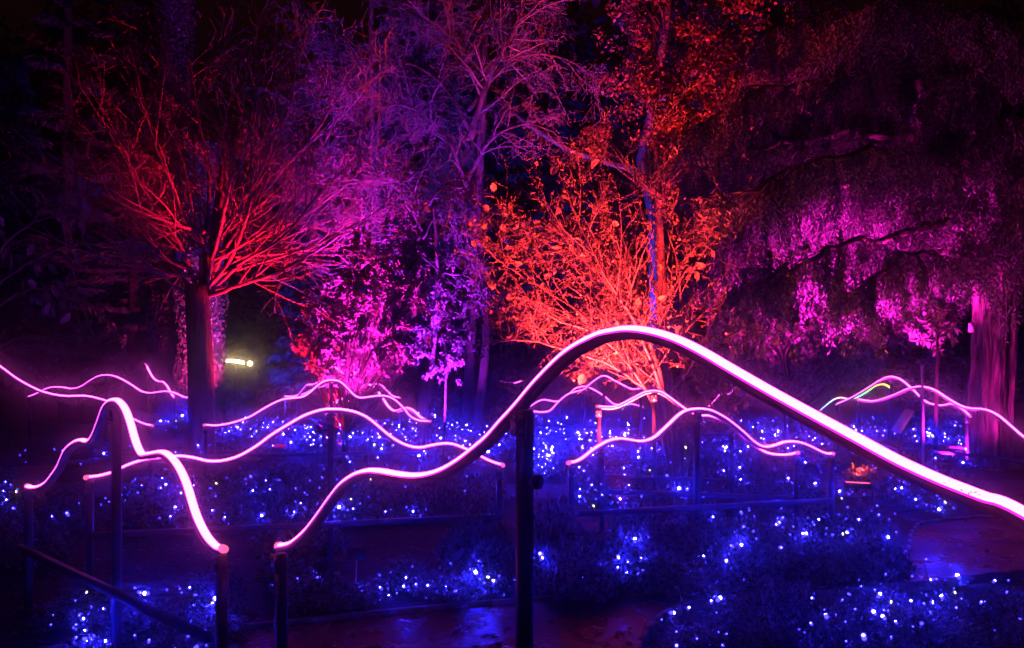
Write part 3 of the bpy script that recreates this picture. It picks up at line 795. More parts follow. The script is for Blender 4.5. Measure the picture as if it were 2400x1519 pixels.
def leafy_tree(u, d, blobs, label, mat, seed, n, leaf, trunk_r=.12, name='leafy_tree', shape='simple', top=None, hang=.6):
    ng = np.random.default_rng(seed); rg = random.Random(seed)
    base = at(u, HOR + F * EYE / d, d)
    t = thing(name, base, label, 'tree')
    zt = top if top else max(c[2] for c, r, k in blobs)
    trunk_mesh(base, Vector((base.x, base.y, zt)), trunk_r, trunk_r * .3, seed, .05, 16, 10, .1).build('trunk', M['bark'], t, smooth=True)
    tot = sum(k for _, _, k in blobs)
    P = []; br = MB()
    for c, r, k in blobs:
        c = np.asarray(c)
        o = np.array([base.x, base.y, max(.5, c[2] - r * 1.2 - np.linalg.norm(c[:2] - np.array(base)[:2]) * .5)])
        for j in range(5):
            e = c + ng.normal(size=3) * r * .5
            br.tube([Vector(x) for x in spline([o, (o + c) / 2 + ng.normal(size=3) * .1, e], 3)], [.035, .03, .026, .02, .016, .01, .006], 4)
        m_ = int(n * k / tot)
        cl = max(4, m_ // 28)
        cc = c + unit(cl, ng) * (r * ng.random(cl) ** .4)[:, None] * [1, 1, .9]
        P.append(cc[ng.integers(0, cl, m_)] + ng.normal(size=(m_, 3)) * r * .13)
    P = np.concatenate(P); N = len(P)
    br.build('branches', M['bark'], t, smooth=True)
    lv = MB(); lv.leaves(P, unit(N, ng) + np.array([0, 0, -hang]), unit(N, ng) + np.array([0, -.3, .5]), ng.uniform(*leaf, N), ng.uniform(leaf[0] * .6, leaf[1] * .7, N), shape)
    lv.build('crown', mat, t)
    return t
d = 16
leafy_tree(1560, d, [bl(1490,60,d,90,9), bl(1500,190,d,80,10), bl(1560,290,d,80,9), bl(1640,100,d,100,9), bl(1610,210,d,70,8), bl(1680,280,d,80,7), bl(1560,400,d,70,6), bl(1700,190,d,80,6), bl(1640,380,d,60,4), bl(1720,30,d,100,6), bl(1500,-60,d,100,8), bl(1400,330,d,50,3)],
    'tall tree with glowing red autumn foliage above the hazel', M['leaf_red'], 91, 9000, (.06, .12))

# --- the big drooping conifer on the right
rg = random.Random(101); ng = np.random.default_rng(101)
d = 12.2
base = at(2315, 1094, d)
yt = thing('weeping_conifer', base, 'huge conifer on the right with furrowed trunk and drooping magenta lit sprays', 'tree')
trunk_mesh(base, at(2330, 300, d), .29, .25, 104, .20, 90, 110, .05).build('trunk', M['bark_yew'], yt, smooth=True)
limbs = MB(); P, A, Ln = [], [], []
def spray_limb(px, r0):
    pts = [Vector(p) for p in spline([tuple(at(*q)) for q in px], 6)]
    n = len(pts)
    off = Vector((0, 0, 0))
    for i in range(1, n):
        off = off * .8 + Vector((rg.gauss(0, .05), rg.gauss(0, .05), rg.gauss(0, .06))); pts[i] = pts[i] + off
    limbs.tube(pts, [r0 * (1 - .8 * i / (n - 1)) for i in range(n)], 6)
    for i in range(2, n):
        for s in (-1, 1, -1, 1):
            if rg.random() < .12: continue
            ax = (pts[i] - pts[i - 1]).normalized(); sd = ax.cross(Vector((0, 0, 1))).normalized() * s
            L = rg.uniform(.35, 1.7) * (1.2 - .5 * i / n)
            dr = (sd * rg.uniform(.5, 1) + ax * rg.uniform(.2, .9)).normalized()
            q = pts[i].copy(); sub = [q.copy()]
            for k in range(6):
                dr = (dr + Vector((0, 0, -.13)) + Vector((rg.gauss(0, .08), rg.gauss(0, .08), rg.gauss(0, .05)))).normalized()
                q = q + dr * L / 6; sub.append(q.copy())
            limbs.tube(sub, [.009, .008, .007, .006, .005, .004, .003], 3)
            for k in range(1, 7):                        # hanging tassels
                for _ in range(4):
                    b = sub[k] + Vector((rg.gauss(0, .03), rg.gauss(0, .03), rg.gauss(0, .02)))
                    l = rg.uniform(.12, .42)
                    m_ = int(l / .019)
                    for j in range(m_):
                        P.append((b.x + rg.gauss(0, .012), b.y + rg.gauss(0, .012), b.z - l * j / m_))
                        an = rg.uniform(0, 6.28)
                        A.append((math.cos(an) * .8, math.sin(an) * .8, -rg.uniform(.5, 1.3)))
                        Ln.append(rg.uniform(.03, .075))
Y = d
spray_limb([(2310,620,Y),(2200,560,Y-.5),(2050,560,Y-1),(1900,620,Y-1.3),(1780,690,Y-1.5)], .08)
spray_limb([(2310,560,Y),(2180,480,Y+.5),(2000,470,Y+1),(1830,520,Y+1.2),(1700,590,Y+1.3)], .08)
spray_limb([(2310,480,Y),(2200,400,Y-.8),(2040,370,Y-1.6),(1860,400,Y-2),(1700,470,Y-2.2)], .08)
spray_limb([(2310,420,Y),(2150,330,Y),(1950,310,Y),(1760,350,Y),(1620,430,Y)], .08)
spray_limb([(2310,340,Y),(2150,240,Y-.6),(1950,210,Y-1),(1750,240,Y-1.2),(1640,300,Y-1.3)], .07)
spray_limb([(2320,260,Y),(2150,150,Y+.6),(1950,110,Y+1),(1780,130,Y+1.2)], .07)
spray_limb([(2320,200,Y),(2180,70,Y-.6),(2000,20,Y-1),(1830,40,Y-1.2)], .06)
spray_limb([(2320,640,Y),(2260,600,Y-1),(2160,610,Y-1.8),(2050,670,Y-2.2)], .06)
spray_limb([(2330,600,Y),(2400,540,Y-.8),(2480,560,Y-1.5)], .06)
spray_limb([(2330,500,Y),(2400,420,Y-.8),(2480,430,Y-1.5)], .06)
spray_limb([(2330,400,Y),(2390,300,Y-1),(2450,280,Y-2)], .06)
spray_limb([(2330,300,Y),(2390,180,Y-1),(2450,150,Y-2)], .06)
spray_limb([(2310,600,Y),(2230,520,Y+.9),(2120,520,Y+1.6),(2000,590,Y+2)], .06)
spray_limb([(2310,460,Y),(2240,360,Y+1),(2120,330,Y+1.8),(1990,370,Y+2.2)], .06)
spray_limb([(2320,330,Y),(2250,130,Y-1),(2170,60,Y-2),(2080,40,Y-2.6)], .06)
spray_limb([(2310,640,Y),(2190,640,Y+1),(2060,690,Y+1.8),(1950,740,Y+2)], .05)
spray_limb([(2310,520,Y),(2100,450,Y+.2),(1880,470,Y+.2),(1700,560,Y+.2),(1580,670,Y+.2)], .07)
limbs.build('branches', M['bark'], yt, smooth=True)
P = np.array(P); A = np.array(A); Ln = np.array(Ln)
lv = MB(); lv.leaves(P, A, unit(len(P), ng), Ln, Ln * .3, 'simple'); lv.build('crown', M['needle'], yt)

# --- small pink sapling, undergrowth on the right
d = 11.0
rosette_shrub(at(2186, HOR + F * EYE / d, d), [bl(2200,735,d,55,16), bl(2165,770,d,40,9), bl(2235,750,d,45,9), bl(2200,790,d,40,7), bl(2225,705,d,35,6)],
    'small sapling with bright magenta fingered leaves left of the furrowed trunk', M['leaf_pieris'], 111, per=24, size=(.07, .16), stems=False, trunk=(2190, 2196, 730, .03), name='sapling', cat='sapling', up=.1)
d = 14.0
leafy_tree(1850, d, [bl(1760,760,d,70,5), bl(1850,800,d,80,6), bl(1930,780,d,80,6), bl(1980,840,d,70,5), bl(2040,800,d,70,5), bl(1880,880,d,60,4), bl(2090,760,d,50,3), bl(1800,860,d,60,4)],
    'loose magenta lit bush with drooping leaf sprays under the big conifer', M['leaf_big'], 112, 3200, (.06, .13), .05, name='loose_bush', hang=1.0)
d = 15
leafy_tree(2270, d, [bl(2130,900,d,70,4), bl(2230,870,d,70,4), bl(2180,950,d,60,3), bl(2390,880,d,60,2)], 'dim bush in the dark behind the furrowed trunk', M['leaf_green'], 113, 2200, (.06, .12), .05, name='dark_bush')

# --- broad leaves on the left edge
rg = random.Random(121)
d = 6.4
base = at(-60, HOR + F * EYE / d, d)
t = thing('broad_leaf_tree', base, 'dim purple broad leaves hanging from thin twigs at the left edge', 'tree')
c = dict(seg=[1, 6, 5], wander=[.1, .1, .12], lift=[0, -.01, -.03], tip=[.3, .4, .4], rmin=.0024, kids=[7, 4], angle=[(25, 60), (25, 60)], len=[.4, .45], thin=[.5, .6]); c['from'] = [.3, .2]
out = []
for q in ([(-60,900,d),(-20,700,d),(60,620,d),(180,570,d),(290,580,d)], [(-60,900,d),(-30,760,d),(40,690,d),(120,680,d),(200,730,d)], [(-60,800,d),(-20,620,d),(80,520,d),(200,500,d)], [(-60,950,d),(-20,840,d),(50,790,d),(150,790,d)]):
    limb(out, q, .014, .004, rg, c)
trunk_mesh(base, at(-60, 700, d), .05, .02, 5, .04, 10, 8, .03).build('trunk', M['bark'], t, smooth=True)
branch_mesh(out, 0, 2).build('twigs', M['bark_smooth'], t, smooth=True)
P, Dn = along(out, (1, 2), 1.6, rg)
pm = []
for k in range(3):
    m_ = MB(); m_.leaves(np.zeros((1, 3)), np.array([[.15, 0, -1.0]]), np.array([[.5 * k - .5, -1, .3]]), 1.0, .5 + .05 * k, 'ovate'); pm.append(m_.mesh('leaf', M['leaf_big']))
for i in range(min(len(P), 90)):
    o = bpy.data.objects.new('leaf', pm[i % 3]); COL.objects.link(o); o.parent = t
    s = rg.uniform(.07, .13); o.scale = (s, s, s); o.location = Vector(P[i]) - base; o.rotation_euler = (rg.gauss(0, .4), rg.gauss(0, .4), rg.uniform(-1, 1))
d = 18.5
leafy_tree(180, d, [bl(170,845,d,55,4), bl(260,820,d,50,4), bl(215,760,d,45,2), bl(330,860,d,40,2), bl(100,900,d,60,3), bl(60,800,d,70,4)], 'dark bush with a few pink lit leaves left of the ivy trunk', M['leaf_big'], 122, 1500, (.07, .13), .04, name='leafy_bush')

# --- clipped hedge in the dark behind the big arch's left foot
ng = np.random.default_rng(131)
d = 17.5
a_, b_ = at(1000, 850, d), at(1205, 850, d)
t = thing('hedge', Vector(((a_.x + b_.x) / 2, d, 0)), 'dark clipped hedge with russet top left of the big arch', 'hedge')
n = 9000
P = np.stack([ng.uniform(a_.x, b_.x, n), d + ng.uniform(-.35, .35, n), ng.uniform(.05, 1.78, n)], 1)
lv = MB(); lv.leaves(P, unit(n, ng), unit(n, ng), ng.uniform(.05, .09, n), ng.uniform(.03, .06, n), 'simple'); lv.build('foliage', M['leaf_red'], t)
st = MB()
for k in range(8):
    x = a_.x + (b_.x - a_.x) * (k + .5) / 8; st.tube([(x, d, 0), (x + .05, d + .03, .8), (x - .03, d, 1.6)], [.02, .015, .008], 5)
st.build('stems', M['bark'], t)

# --- far woodland that closes the view
ng = np.random.default_rng(141)
wd = MB(); n = 42000
x = ng.uniform(-26, 26, n); y = 27 + ng.uniform(0, 6, n) + .012 * x * x
uu = x / y * F + 1200
hmax = 15 - 8.5 * np.exp(-((uu - 610) / 210.0) ** 2) + 1.6 * np.sin(x * 1.3) + 1.2 * np.sin(x * 3.1 + 1)
z = ng.random(n) ** .8 * hmax
wd.leaves(np.stack([x, y, z], 1), unit(n, ng) + np.array([0, 0, -.5]), unit(n, ng), ng.uniform(.3, .75, n), ng.uniform(.15, .4, n), 'simple')
tag(wd.build('woodland', M['needle_far']), 'dark far woodland closing the view behind the garden', 'woodland', kind='stuff')

# ------------------------------------------------------------------ garden beds: low shrubs
def heath_proto(seed, n=1500, stems=120):
    ng = np.random.default_rng(seed)
    m = MB()
    # upright sprigs over a mound, each with short side needles
    th = ng.uniform(0, 6.283, stems); rr = ng.random(stems) ** .5
    bx, by = np.cos(th) * rr * .8, np.sin(th) * rr * .8
    top = (1 - .75 * rr ** 2) * ng.uniform(.75, 1.1, stems)
    k = n // stems
    s = ng.random((stems, k)) ** .6
    P = np.stack([bx[:, None] * (.6 + .4 * s) * 1.2 + ng.normal(0, .02, s.shape), by[:, None] * (.6 + .4 * s) * 1.2 + ng.normal(0, .02, s.shape), top[:, None] * s], -1).reshape(-1, 3)
    A = unit(len(P), ng) + np.array([0, 0, .7])
    m.leaves(P, A, unit(len(P), ng), ng.uniform(.08, .20, len(P)), ng.uniform(.035, .075, len(P)), 'simple')
    return m.mesh('foliage', M['heath'])
def twig_proto(seed, n=90):
    rg = random.Random(seed); m = MB()
    for _ in range(n):
        a = rg.uniform(0, 6.28); r = rg.random() ** .5
        x, y = math.cos(a) * r, math.sin(a) * r
        m.tube([(x * .2, y * .2, 0), (x * .6 + rg.gauss(0, .05), y * .6 + rg.gauss(0, .05), .5 - .2 * r), (x + rg.gauss(0, .1), y + rg.gauss(0, .1), (1 - .6 * r * r) * rg.uniform(.7, 1.05))], [.012, .008, .004], 3)
    return m.mesh('stems', M['bark_smooth'])
HE = [heath_proto(200 + k) for k in range(4)] + [heath_proto(210 + k, 3200, 220) for k in range(3)]
TW = [twig_proto(220 + k) for k in range(3)]
def shrub(x, y, r, h, label, group, dense=False):
    t = thing('low_shrub', Vector((x, y, -.02)), label, 'shrub', group, rz=rnd.uniform(0, 6.28))
    a = bpy.data.objects.new('foliage', HE[4 + rnd.randrange(3)] if dense else HE[rnd.randrange(4)]); COL.objects.link(a); a.parent = t
    b = bpy.data.objects.new('stems', TW[rnd.randrange(3)]); COL.objects.link(b); b.parent = t
    a.scale = b.scale = (r, r, h)
    return t
def bed(quad, r, h, label, group, dense=False, fill=1.0):
    """quad: four ground pixels; shrubs on a jittered grid"""
    q = [ground_at(*p) for p in quad]
    w = max((q[1] - q[0]).length, (q[2] - q[3]).length); dp = max((q[3] - q[0]).length, (q[2] - q[1]).length)
    nu = max(1, int(w / (r * 1.45))); nv = max(1, int(dp / (r * 1.35)))
    for i in range(nu):
        for j in range(nv):
            if rnd.random() > fill: continue
            s = (i + .5 + rnd.uniform(-.35, .35)) / nu; t_ = (j + .5 + rnd.uniform(-.35, .35)) / nv
            p = (q[0].lerp(q[1], s)).lerp(q[3].lerp(q[2], s), t_)
            if any((p.x - kx) ** 2 + (p.y - ky) ** 2 < .6 ** 2 for kx, ky in ((1.08, 7.75), (1.15, 8.2), (3.75, 8.7))): continue   # kept clear round the lamps
            shrub(p.x, p.y, r * rnd.uniform(.75, 1.2), h * rnd.uniform(.65, 1.2), label, group, dense)
bed([(1600,1560),(2460,1570),(2460,1430),(1640,1436)], .26, .27, 'low dark heather in the nearest bed at the lower right, below the wet path', 'heathers in the nearest right bed', True)
bed([(1290,1408),(2060,1372),(2060,1250),(1290,1280)], .33, .34, 'low rounded shrub in the right bed just beyond the wet path', 'shrubs in the right bed beyond the wet path', True)
bed([(640,1462),(1200,1420),(1180,1330),(620,1360)], .28, .20, 'sparse twiggy low plant in the left bed behind the two tube end posts', 'sparse plants behind the left tube ends', False, .8)
bed([(130,1640),(500,1560),(540,1400),(170,1400)], .27, .22, 'low dark plant at the foot of the steep left neon peak', 'plants at the foot of the steep left peak', True, .85)
bed([(-100,1330),(180,1330),(180,1200),(-100,1200)], .36, .36, 'dark low shrub at the left edge below the neon sweep', 'shrubs at the left edge', False)
bed([(330,1240),(1150,1230),(1150,1140),(330,1150)], .36, .38, 'low shrub in the bed under the long low neon hill line', 'shrubs under the long low hill line', False)
bed([(1340,1210),(1900,1215),(1880,1130),(1340,1130)], .36, .36, 'low shrub around the feet of the neon hill line under the big arch', 'shrubs under the middle hill line', True, .9)
bed([(1230,1130),(1560,1120),(1560,1075),(1230,1080)], .42, .40, 'low shrub behind the big arch post', 'shrubs behind the big arch post', False)
bed([(470,1080),(1190,1080),(1190,1030),(470,1030)], .5, .42, 'distant low shrub in the far left bed full of tiny lights', 'shrubs in the far left bed', False, .75)
bed([(1560,1090),(2280,1090),(2280,1030),(1560,1030)], .5, .42, 'distant low shrub in the far right bed full of tiny lights', 'shrubs in the far right bed', False, .75)
bed([(2080,1215),(2270,1200),(2270,1150),(2060,1150)], .3, .28, 'low plant beside the brown path at the right', 'plants beside the brown path', False)
# one taller lavender-like tuft beside the arch post, and bare tussocks on the left
for (u, v, d_, r, h, lb) in [(1290, 1330, 5.9, .34, .62, 'tall tufted plant standing right beside the big arch post'), (1120, 1330, 6.2, .35, .5, 'tufted plant left of the big arch post under the long rail'), (700, 1330, 6.5, .4, .45, 'dark tufted plant between the steep left peak and the arch tube end')]:
    p = at(u, v, d_); shrub(p.x, p.y, r, h, lb, None, True)

ng = np.random.default_rng(301)
n = 5200
y = 3.2 + ng.random(n) ** 1.3 * 12; x = ng.uniform(-1, 1, n) * y * .72
lit = MB(); A_ = unit(n, ng) * [1, 1, .25]
lit.leaves(np.stack([x, y, .022 + ng.random(n) * .015], 1), A_, np.array([0, 0, 1.0]) + unit(n, ng) * .35, ng.uniform(.03, .085, n), ng.uniform(.02, .055, n), 'simple')
tag(lit.build('leaf_litter', M['litter']), 'fallen leaves strewn over the paths and beds', 'leaf litter', kind='stuff')

# ------------------------------------------------------------------ blue string lights
def bulb_mesh(name, mat, seg=7):
    m = MB()
    prof = [(0, .0), (.55, .15), (.9, .45), (1, .8), (1, 2.6), (.85, 3.1), (.5, 3.5), (0.05, 3.65)]
    r = .0042
    vs = [(math.cos(2 * math.pi * j / seg) * p * r, math.sin(2 * math.pi * j / seg) * p * r, z * r) for p, z in prof for j in range(seg)]
    fs = [(i * seg + j, i * seg + (j + 1) % seg, (i + 1) * seg + (j + 1) % seg, (i + 1) * seg + j) for i in range(len(prof) - 1) for j in range(seg)]
    m.add(vs, fs)
    return m.mesh(name, mat, True)
BULB = bulb_mesh('bulb', M['led'])
BULB.materials.append(emit('bulb body with painted blue halo', (.03, .02, 1.0), 8.0))  # blue lower body imitates the halo round the bright tip
for q_, pl_ in enumerate(BULB.polygons): pl_.material_index = 1 if q_ // 7 < 4 else 0
BULB_DIM_OR_GLINT, BULB_HOT = BULB.copy(), BULB.copy()
BULB_DIM_OR_GLINT.materials[0] = emit('faint blue bulb and leaf glint', (.02, .016, 1.0), 70)  # serves dim bulbs and the added leaf glints
BULB_HOT.materials[0] = emit('fierce blue bulb', LED_COL, 3600)
BULBW = bulb_mesh('bulb', M['led_warm'])
def string_lights(label, pts, group='blue string lights in the garden beds'):
    """pts: (Vector, size, warm)"""
    pts = with_leaf_glints(pts, 2 if len(pts) < 140 else 1, .09)
    t = thing('string_lights', Vector((pts[0][0].x, pts[0][0].y, 0)), label, 'string lights', group)
    o0 = wloc(t)
    cab = MB()
    order = sorted(range(len(pts)), key=lambda i: (round(pts[i][0].y / .8), pts[i][0].x * (1 if int(round(pts[i][0].y / .8)) % 2 else -1)))
    prev = None
    for i in order:
        p, s, warm = pts[i]
        q_ = rnd.random()
        b = bpy.data.objects.new('bulb', BULBW if warm else BULB_DIM_OR_GLINT if s < 1.0 or q_ < .22 else BULB_HOT if q_ > .80 else BULB); COL.objects.link(b); b.parent = t  # the faint ones include added glints of lit leaves
        b.location = p - o0; b.scale = (s, s, s)
        b.rotation_euler = (rnd.gauss(0, .9), rnd.gauss(0, .9), rnd.uniform(0, 6.28))
        q = p + Vector((0, .012, -.03))
        if prev is not None:
            mid = (prev + q) / 2 + Vector((rnd.gauss(0, .03), rnd.gauss(0, .03), -.06 * (q - prev).length))
            mid.z = max(mid.z, .01)
            cab.tube([prev, mid, q], .0022, 3)
        prev = q
    if cab.n: cab.build('cable', M['wire'], t)
    return t

def led(u, v, h=.36, dmin=None, s=None, warm=False):
    d = F * (EYE - h) / (v - HOR)
    if dmin and d < dmin: d = dmin + rnd.uniform(0, .12)
    k = (s if s else rnd.uniform(.85, 1.35)) * (1 if warm else min(1.7, max(.55, rnd.lognormvariate(-.08, .45))))
    return (at(u, v, d), k, warm)
def with_leaf_glints(L, n, r):  # adds faint extra bulbs standing in for glints on wet leaves
    out = list(L)
    for p, s, warm in L:
        for _ in range(rnd.randint(0, n)):
            q = p + Vector((rnd.gauss(0, r), rnd.gauss(0, r), rnd.gauss(0, r * .8))); q.z = max(q.z, .03)
            out.append((q, rnd.uniform(.5, .95), False))
    return out
def crop(pts, ox, oy, k): return [(ox + x / k, oy + y / k) for x, y in pts]

near_left = crop([(680,1240),(740,1248),(820,1228),(945,1228),(520,1328),(402,1383),(370,1475),(412,1472),(447,1478),(530,1490),(435,1430),(1020,1432),(925,1463),(670,1460),(980,1505),(1070,1268),(965,1310),(380,1400),(395,1365),(640,1290),(735,1495)], 0, 800, 2.1125)
L = [led(u, v, .22, None, rnd.uniform(1.1, 1.6)) for u, v in near_left] + [led(202, 1391, .22, None, 1.0, True), led(495, 1413, .22, None, 1.0, True)]
string_lights('blue string lights at the foot of the steep left neon peak', L)
mid_front = crop([(297,1180),(607,1160),(447,1257),(738,1215),(797,1212),(625,1230),(85,1320),(100,1300),(1078,1140),(1187,1187),(1030,1195),(935,1210),(850,1220),(965,1105),(395,1260),(660,1265),(980,1240),(205,1180),(310,1215),(520,1240),(1060,1130),(1130,1245),(740,1180)], 600, 800, 2.1125)
L = [led(u, v, .2, 5.35, rnd.uniform(1.2, 1.7)) for u, v in mid_front] + [led(1147, 1353, .2, 5.35, 1.5, True)]
string_lights('blue string lights in the sparse plants behind the arch tube end', L)
mid_right = crop([(140,1085),(152,1058),(98,1155),(322,1105),(355,1160),(518,1130),(570,1160),(622,1155),(608,998),(585,1098),(648,1078),(530,1078),(953,1073),(1100,948),(1190,945),(1143,915),(1140,857),(1173,842),(963,823),(998,873),(1100,1020),(1125,1018),(1310,912),(1335,885),(1397,918),(1453,965),(1058,1085)], 1200, 800, 2.113)
mid_right += crop([(460,882),(278,885),(340,918),(398,962),(527,960),(612,940),(758,865),(843,855),(757,815),(935,783),(842,737),(873,732),(628,747),(563,752),(795,965),(250,912),(675,885),(265,1020)], 1700, 800, 2.113)
L = [led(u, v, .34, 5.5, rnd.uniform(1.2, 1.8)) for u, v in mid_right] + [led(1976, 1254, .34, 5.5, 1.4, True), led(1973, 1169, .34, 5.5, 1.4, True)]
string_lights('blue string lights draped over the shrubs just beyond the wet path', L)
near_right = crop([(503,1370),(745,1352),(795,1380),(755,1270),(745,1235),(920,1293),(988,1305),(1013,1292),(1078,1277),(1145,1318),(1160,1178),(1033,1180),(1262,1300),(1325,1195),(975,1395),(548,1360),(440,1275),(1400,1190),(620,1255),(430,1405),(690,1480),(850,1400)], 1700, 800, 2.113)
near_right += crop([(988,1300),(1012,1288),(810,1440),(915,1475),(815,1505),(1050,1510),(780,1345),(870,1330)], 1200, 800, 2.113)
L = [led(u, v, .28, None, rnd.uniform(1.1, 1.5)) for u, v in near_right] + [led(2088, 1414, .28, None, 1.0, True), led(2240, 1391, .28, None, 1.0, True)]
string_lights('blue string lights in the nearest right bed', L)
left_mid = crop([(585,735),(680,745),(785,725),(818,718),(808,680),(893,757),(950,715),(1035,728),(1133,690),(1248,676),(1258,743),(1342,740),(1468,733),(1530,690),(1598,678),(1480,805),(1520,825),(1467,848),(840,877),(787,877),(865,835),(1105,880),(1060,840),(1310,850),(600,760),(640,735),(700,715),(1190,700),(1310,695),(1380,690)], 0, 800, 2.1125)
left_mid += crop([(370,632),(430,830),(455,838),(487,830),(485,715),(1030,740),(735,720),(780,845),(845,835),(638,850),(330,680)], 600, 800, 2.1125)
L = [led(u, v, .36, None, rnd.uniform(1.1, 1.7)) for u, v in left_mid] + [led(509, 1134, .36, None, 1.5, True), led(870, 1126, .36, None, 1.5, True), led(823, 1171, .36, None, 1.5, True)]
string_lights('blue string lights in the bed under the long low neon hill line', L)
left_edge = crop([(95,565),(270,535),(305,545),(515,553),(460,597),(403,605),(667,550),(875,553),(1038,517),(983,527),(35,790),(10,745),(55,715),(340,865),(265,870),(163,397),(130,600),(20,700),(75,830)], 0, 800, 2.1125)
L = [led(u, v, .36, None, rnd.uniform(1.1, 1.8)) for u, v in left_edge] + [led(38, 1155, .36, None, 1.5, True)]
string_lights('scattered blue string lights at the left edge behind the steep peak', L)
right_mid = crop([(388,718),(375,748),(453,765),(418,780),(360,793),(580,718),(575,752),(840,730),(872,738),(968,697),(765,677),(335,627),(357,643),(420,648),(457,630),(555,633),(550,655),(660,640),(1040,637),(1078,633),(1120,637),(1090,667),(1140,685),(330,740),(345,770),(495,755),(540,780),(640,775),(880,760)], 1200, 800, 2.113)
right_mid += crop([(545,632),(750,630),(787,637),(402,607),(998,812),(1040,820),(1075,820),(1135,830),(1175,808),(320,680),(330,700),(450,720),(270,800)], 1700, 800, 2.113)
L = [led(u, v, .36, None, rnd.uniform(1.2, 2.0)) for u, v in right_mid] + [led(1390, 1184, .36, None, 1.5, True), led(1642, 1158, .36, None, 1.5, True), led(2217, 1180, .36, None, 1.5, True), led(1524, 1102, .36, None, 1.5, True)]
string_lights('blue string lights around the feet of the middle neon hill line', L)
far_right_named = crop([(100,620),(97,575),(160,570),(197,545),(170,520),(482,522),(502,528),(540,530),(630,532),(755,510),(950,402),(1003,490),(1052,525),(1168,525),(943,505),(1130,553),(1235,483),(1240,440),(1160,440),(1125,430),(1090,380),(395,455)], 1200, 800, 2.113)
far_right_named += crop([(730,380),(823,382),(758,443),(640,425),(715,425),(830,455),(945,440),(1000,453),(1008,475),(1045,585),(1085,473),(1100,482),(1160,490),(1165,515),(1175,535),(1170,600),(940,473),(475,510),(510,510),(440,480)], 1700, 800, 2.113)
def scatter(n, u0, u1, v0, v1, h=(.25, .5), s=(1.2, 2.2)):
    out = []
    for _ in range(n):
        c = rnd.gauss(0, 1)
        out.append(led(rnd.uniform(u0, u1), v0 + (v1 - v0) * min(max(.5 + .28 * c, 0), 1), rnd.uniform(*h), None, rnd.uniform(*s)))
    return out
L = [led(u, v, .4, None, rnd.uniform(1.8, 2.8)) for u, v in far_right_named] + scatter(60, 1240, 1510, 1005, 1035) + scatter(25, 1250, 1520, 960, 1010) + scatter(60, 1690, 1965, 980, 1050) + scatter(45, 2000, 2265, 975, 1040)
L += scatter(30, 1240, 1300, 1040, 1110) + scatter(35, 1360, 1700, 1040, 1080)
for k in range(0, len(L), 17): L[k] = (L[k][0], L[k][1], True)
string_lights('far dense blue string lights right of the big arch post', L)
far_left_named = crop([(397,480),(88,520),(40,515),(185,505),(280,490),(458,580),(468,600),(672,520),(825,550),(808,567),(845,560),(955,582),(615,545),(605,583),(1080,600),(1110,590),(1150,555)], 600, 800, 2.1125)
far_left_named += crop([(880,330),(890,350),(870,395),(835,400),(800,400),(820,397),(780,395),(895,370)], 0, 800, 2.1125)
L = [led(u, v, .4, None, rnd.uniform(1.8, 2.8)) for u, v in far_left_named] + scatter(60, 500, 800, 975, 1025) + scatter(60, 690, 900, 1000, 1045) + scatter(70, 870, 1190, 985, 1045) + scatter(25, 880, 1100, 970, 1010)
for k in range(0, len(L), 19): L[k] = (L[k][0], L[k][1], True)
string_lights('far dense blue string lights left of the big arch post', L)

# ------------------------------------------------------------------ flood lights in the beds
def flood(label, pos, aim, col, watt, cone=70, blend=.6, face=2.0, size=(.22, .16), radius=.05):
    pos, aim = Vector(pos), Vector(aim)
    base = Vector((pos.x, pos.y, 0))
    t = thing('flood_light', base, label, 'flood light', 'coloured flood lights among the plants')
    dr = (aim - pos).normalized()
    rot = dr.to_track_quat('-Z', 'Y').to_matrix().to_4x4()
    Mx = Matrix.Translation(pos) @ rot
    h = MB(); w, hh = size
    def bx(mb, c, s):
        x, y, z = [q / 2 for q in s]
        mb.add([tuple(Mx @ (Vector(c) + Vector((a * x, b * y, k * z)))) for a in (-1, 1) for b in (-1, 1) for k in (-1, 1)], [(0, 1, 3, 2), (4, 6, 7, 5), (0, 4, 5, 1), (2, 3, 7, 6), (0, 2, 6, 4), (1, 5, 7, 3)])
    bx(h, (0, 0, .03), (w, hh, .06))
    for k in range(5): bx(h, ((k - 2) * w / 6, 0, .075), (.008, hh * .8, .03))
    h.build('housing', M['housing'], t)
    l = MB(); bx(l, (0, 0, -.003), (w * .86, hh * .82, .004))
    l.build('lens', emit('lens ' + label[:20], col, face), t)
    for p in (Mx @ Vector((w / 2 + .01, 0, .03)), Mx @ Vector((-w / 2 - .01, 0, .03))):
        b = MB(); b.bar(p, (p.x, p.y, .0), .02, .008); b.build('bracket', M['steel'], t)
    ld = bpy.data.lights.new('flood', 'SPOT'); ld.energy = watt; ld.color = col; ld.spot_size = math.radians(cone); ld.spot_blend = blend; ld.shadow_soft_size = radius
    lo = bpy.data.objects.new('lamp', ld); COL.objects.link(lo); lo.parent = t
    Lm = Matrix.Translation(pos + dr * .03 - base) @ rot
    lo.matrix_local = Lm
    return t
RED = (1, .03, .02); ORANGE = (1, .036, .034); MAG = (1, .010, .60); VIO = (.36, .012, 1); BLUE = (.03, .04, 1); PURP = (.62, .04, 1)
def gp(u, d, z=.25): p = at(u, HOR, d); return Vector((p.x, d, z))
flood('red flood light behind the bare tree trunk', gp(655, 12.9), at(610, 360, 11.7), (1, .010, .04), 1800, 90, face=.6)
flood('red flood light between the bare tree and the pink shrub', gp(800, 11.4), at(625, 250, 12), (1, .006, .036), 6500, 62, face=.6)  # second lamp put in to brighten the bare tree's red branches
flood('purple flood light left of the pink shrub', gp(760, 13.2), at(800, 250, 16), PURP, 1500, 80, face=.6)
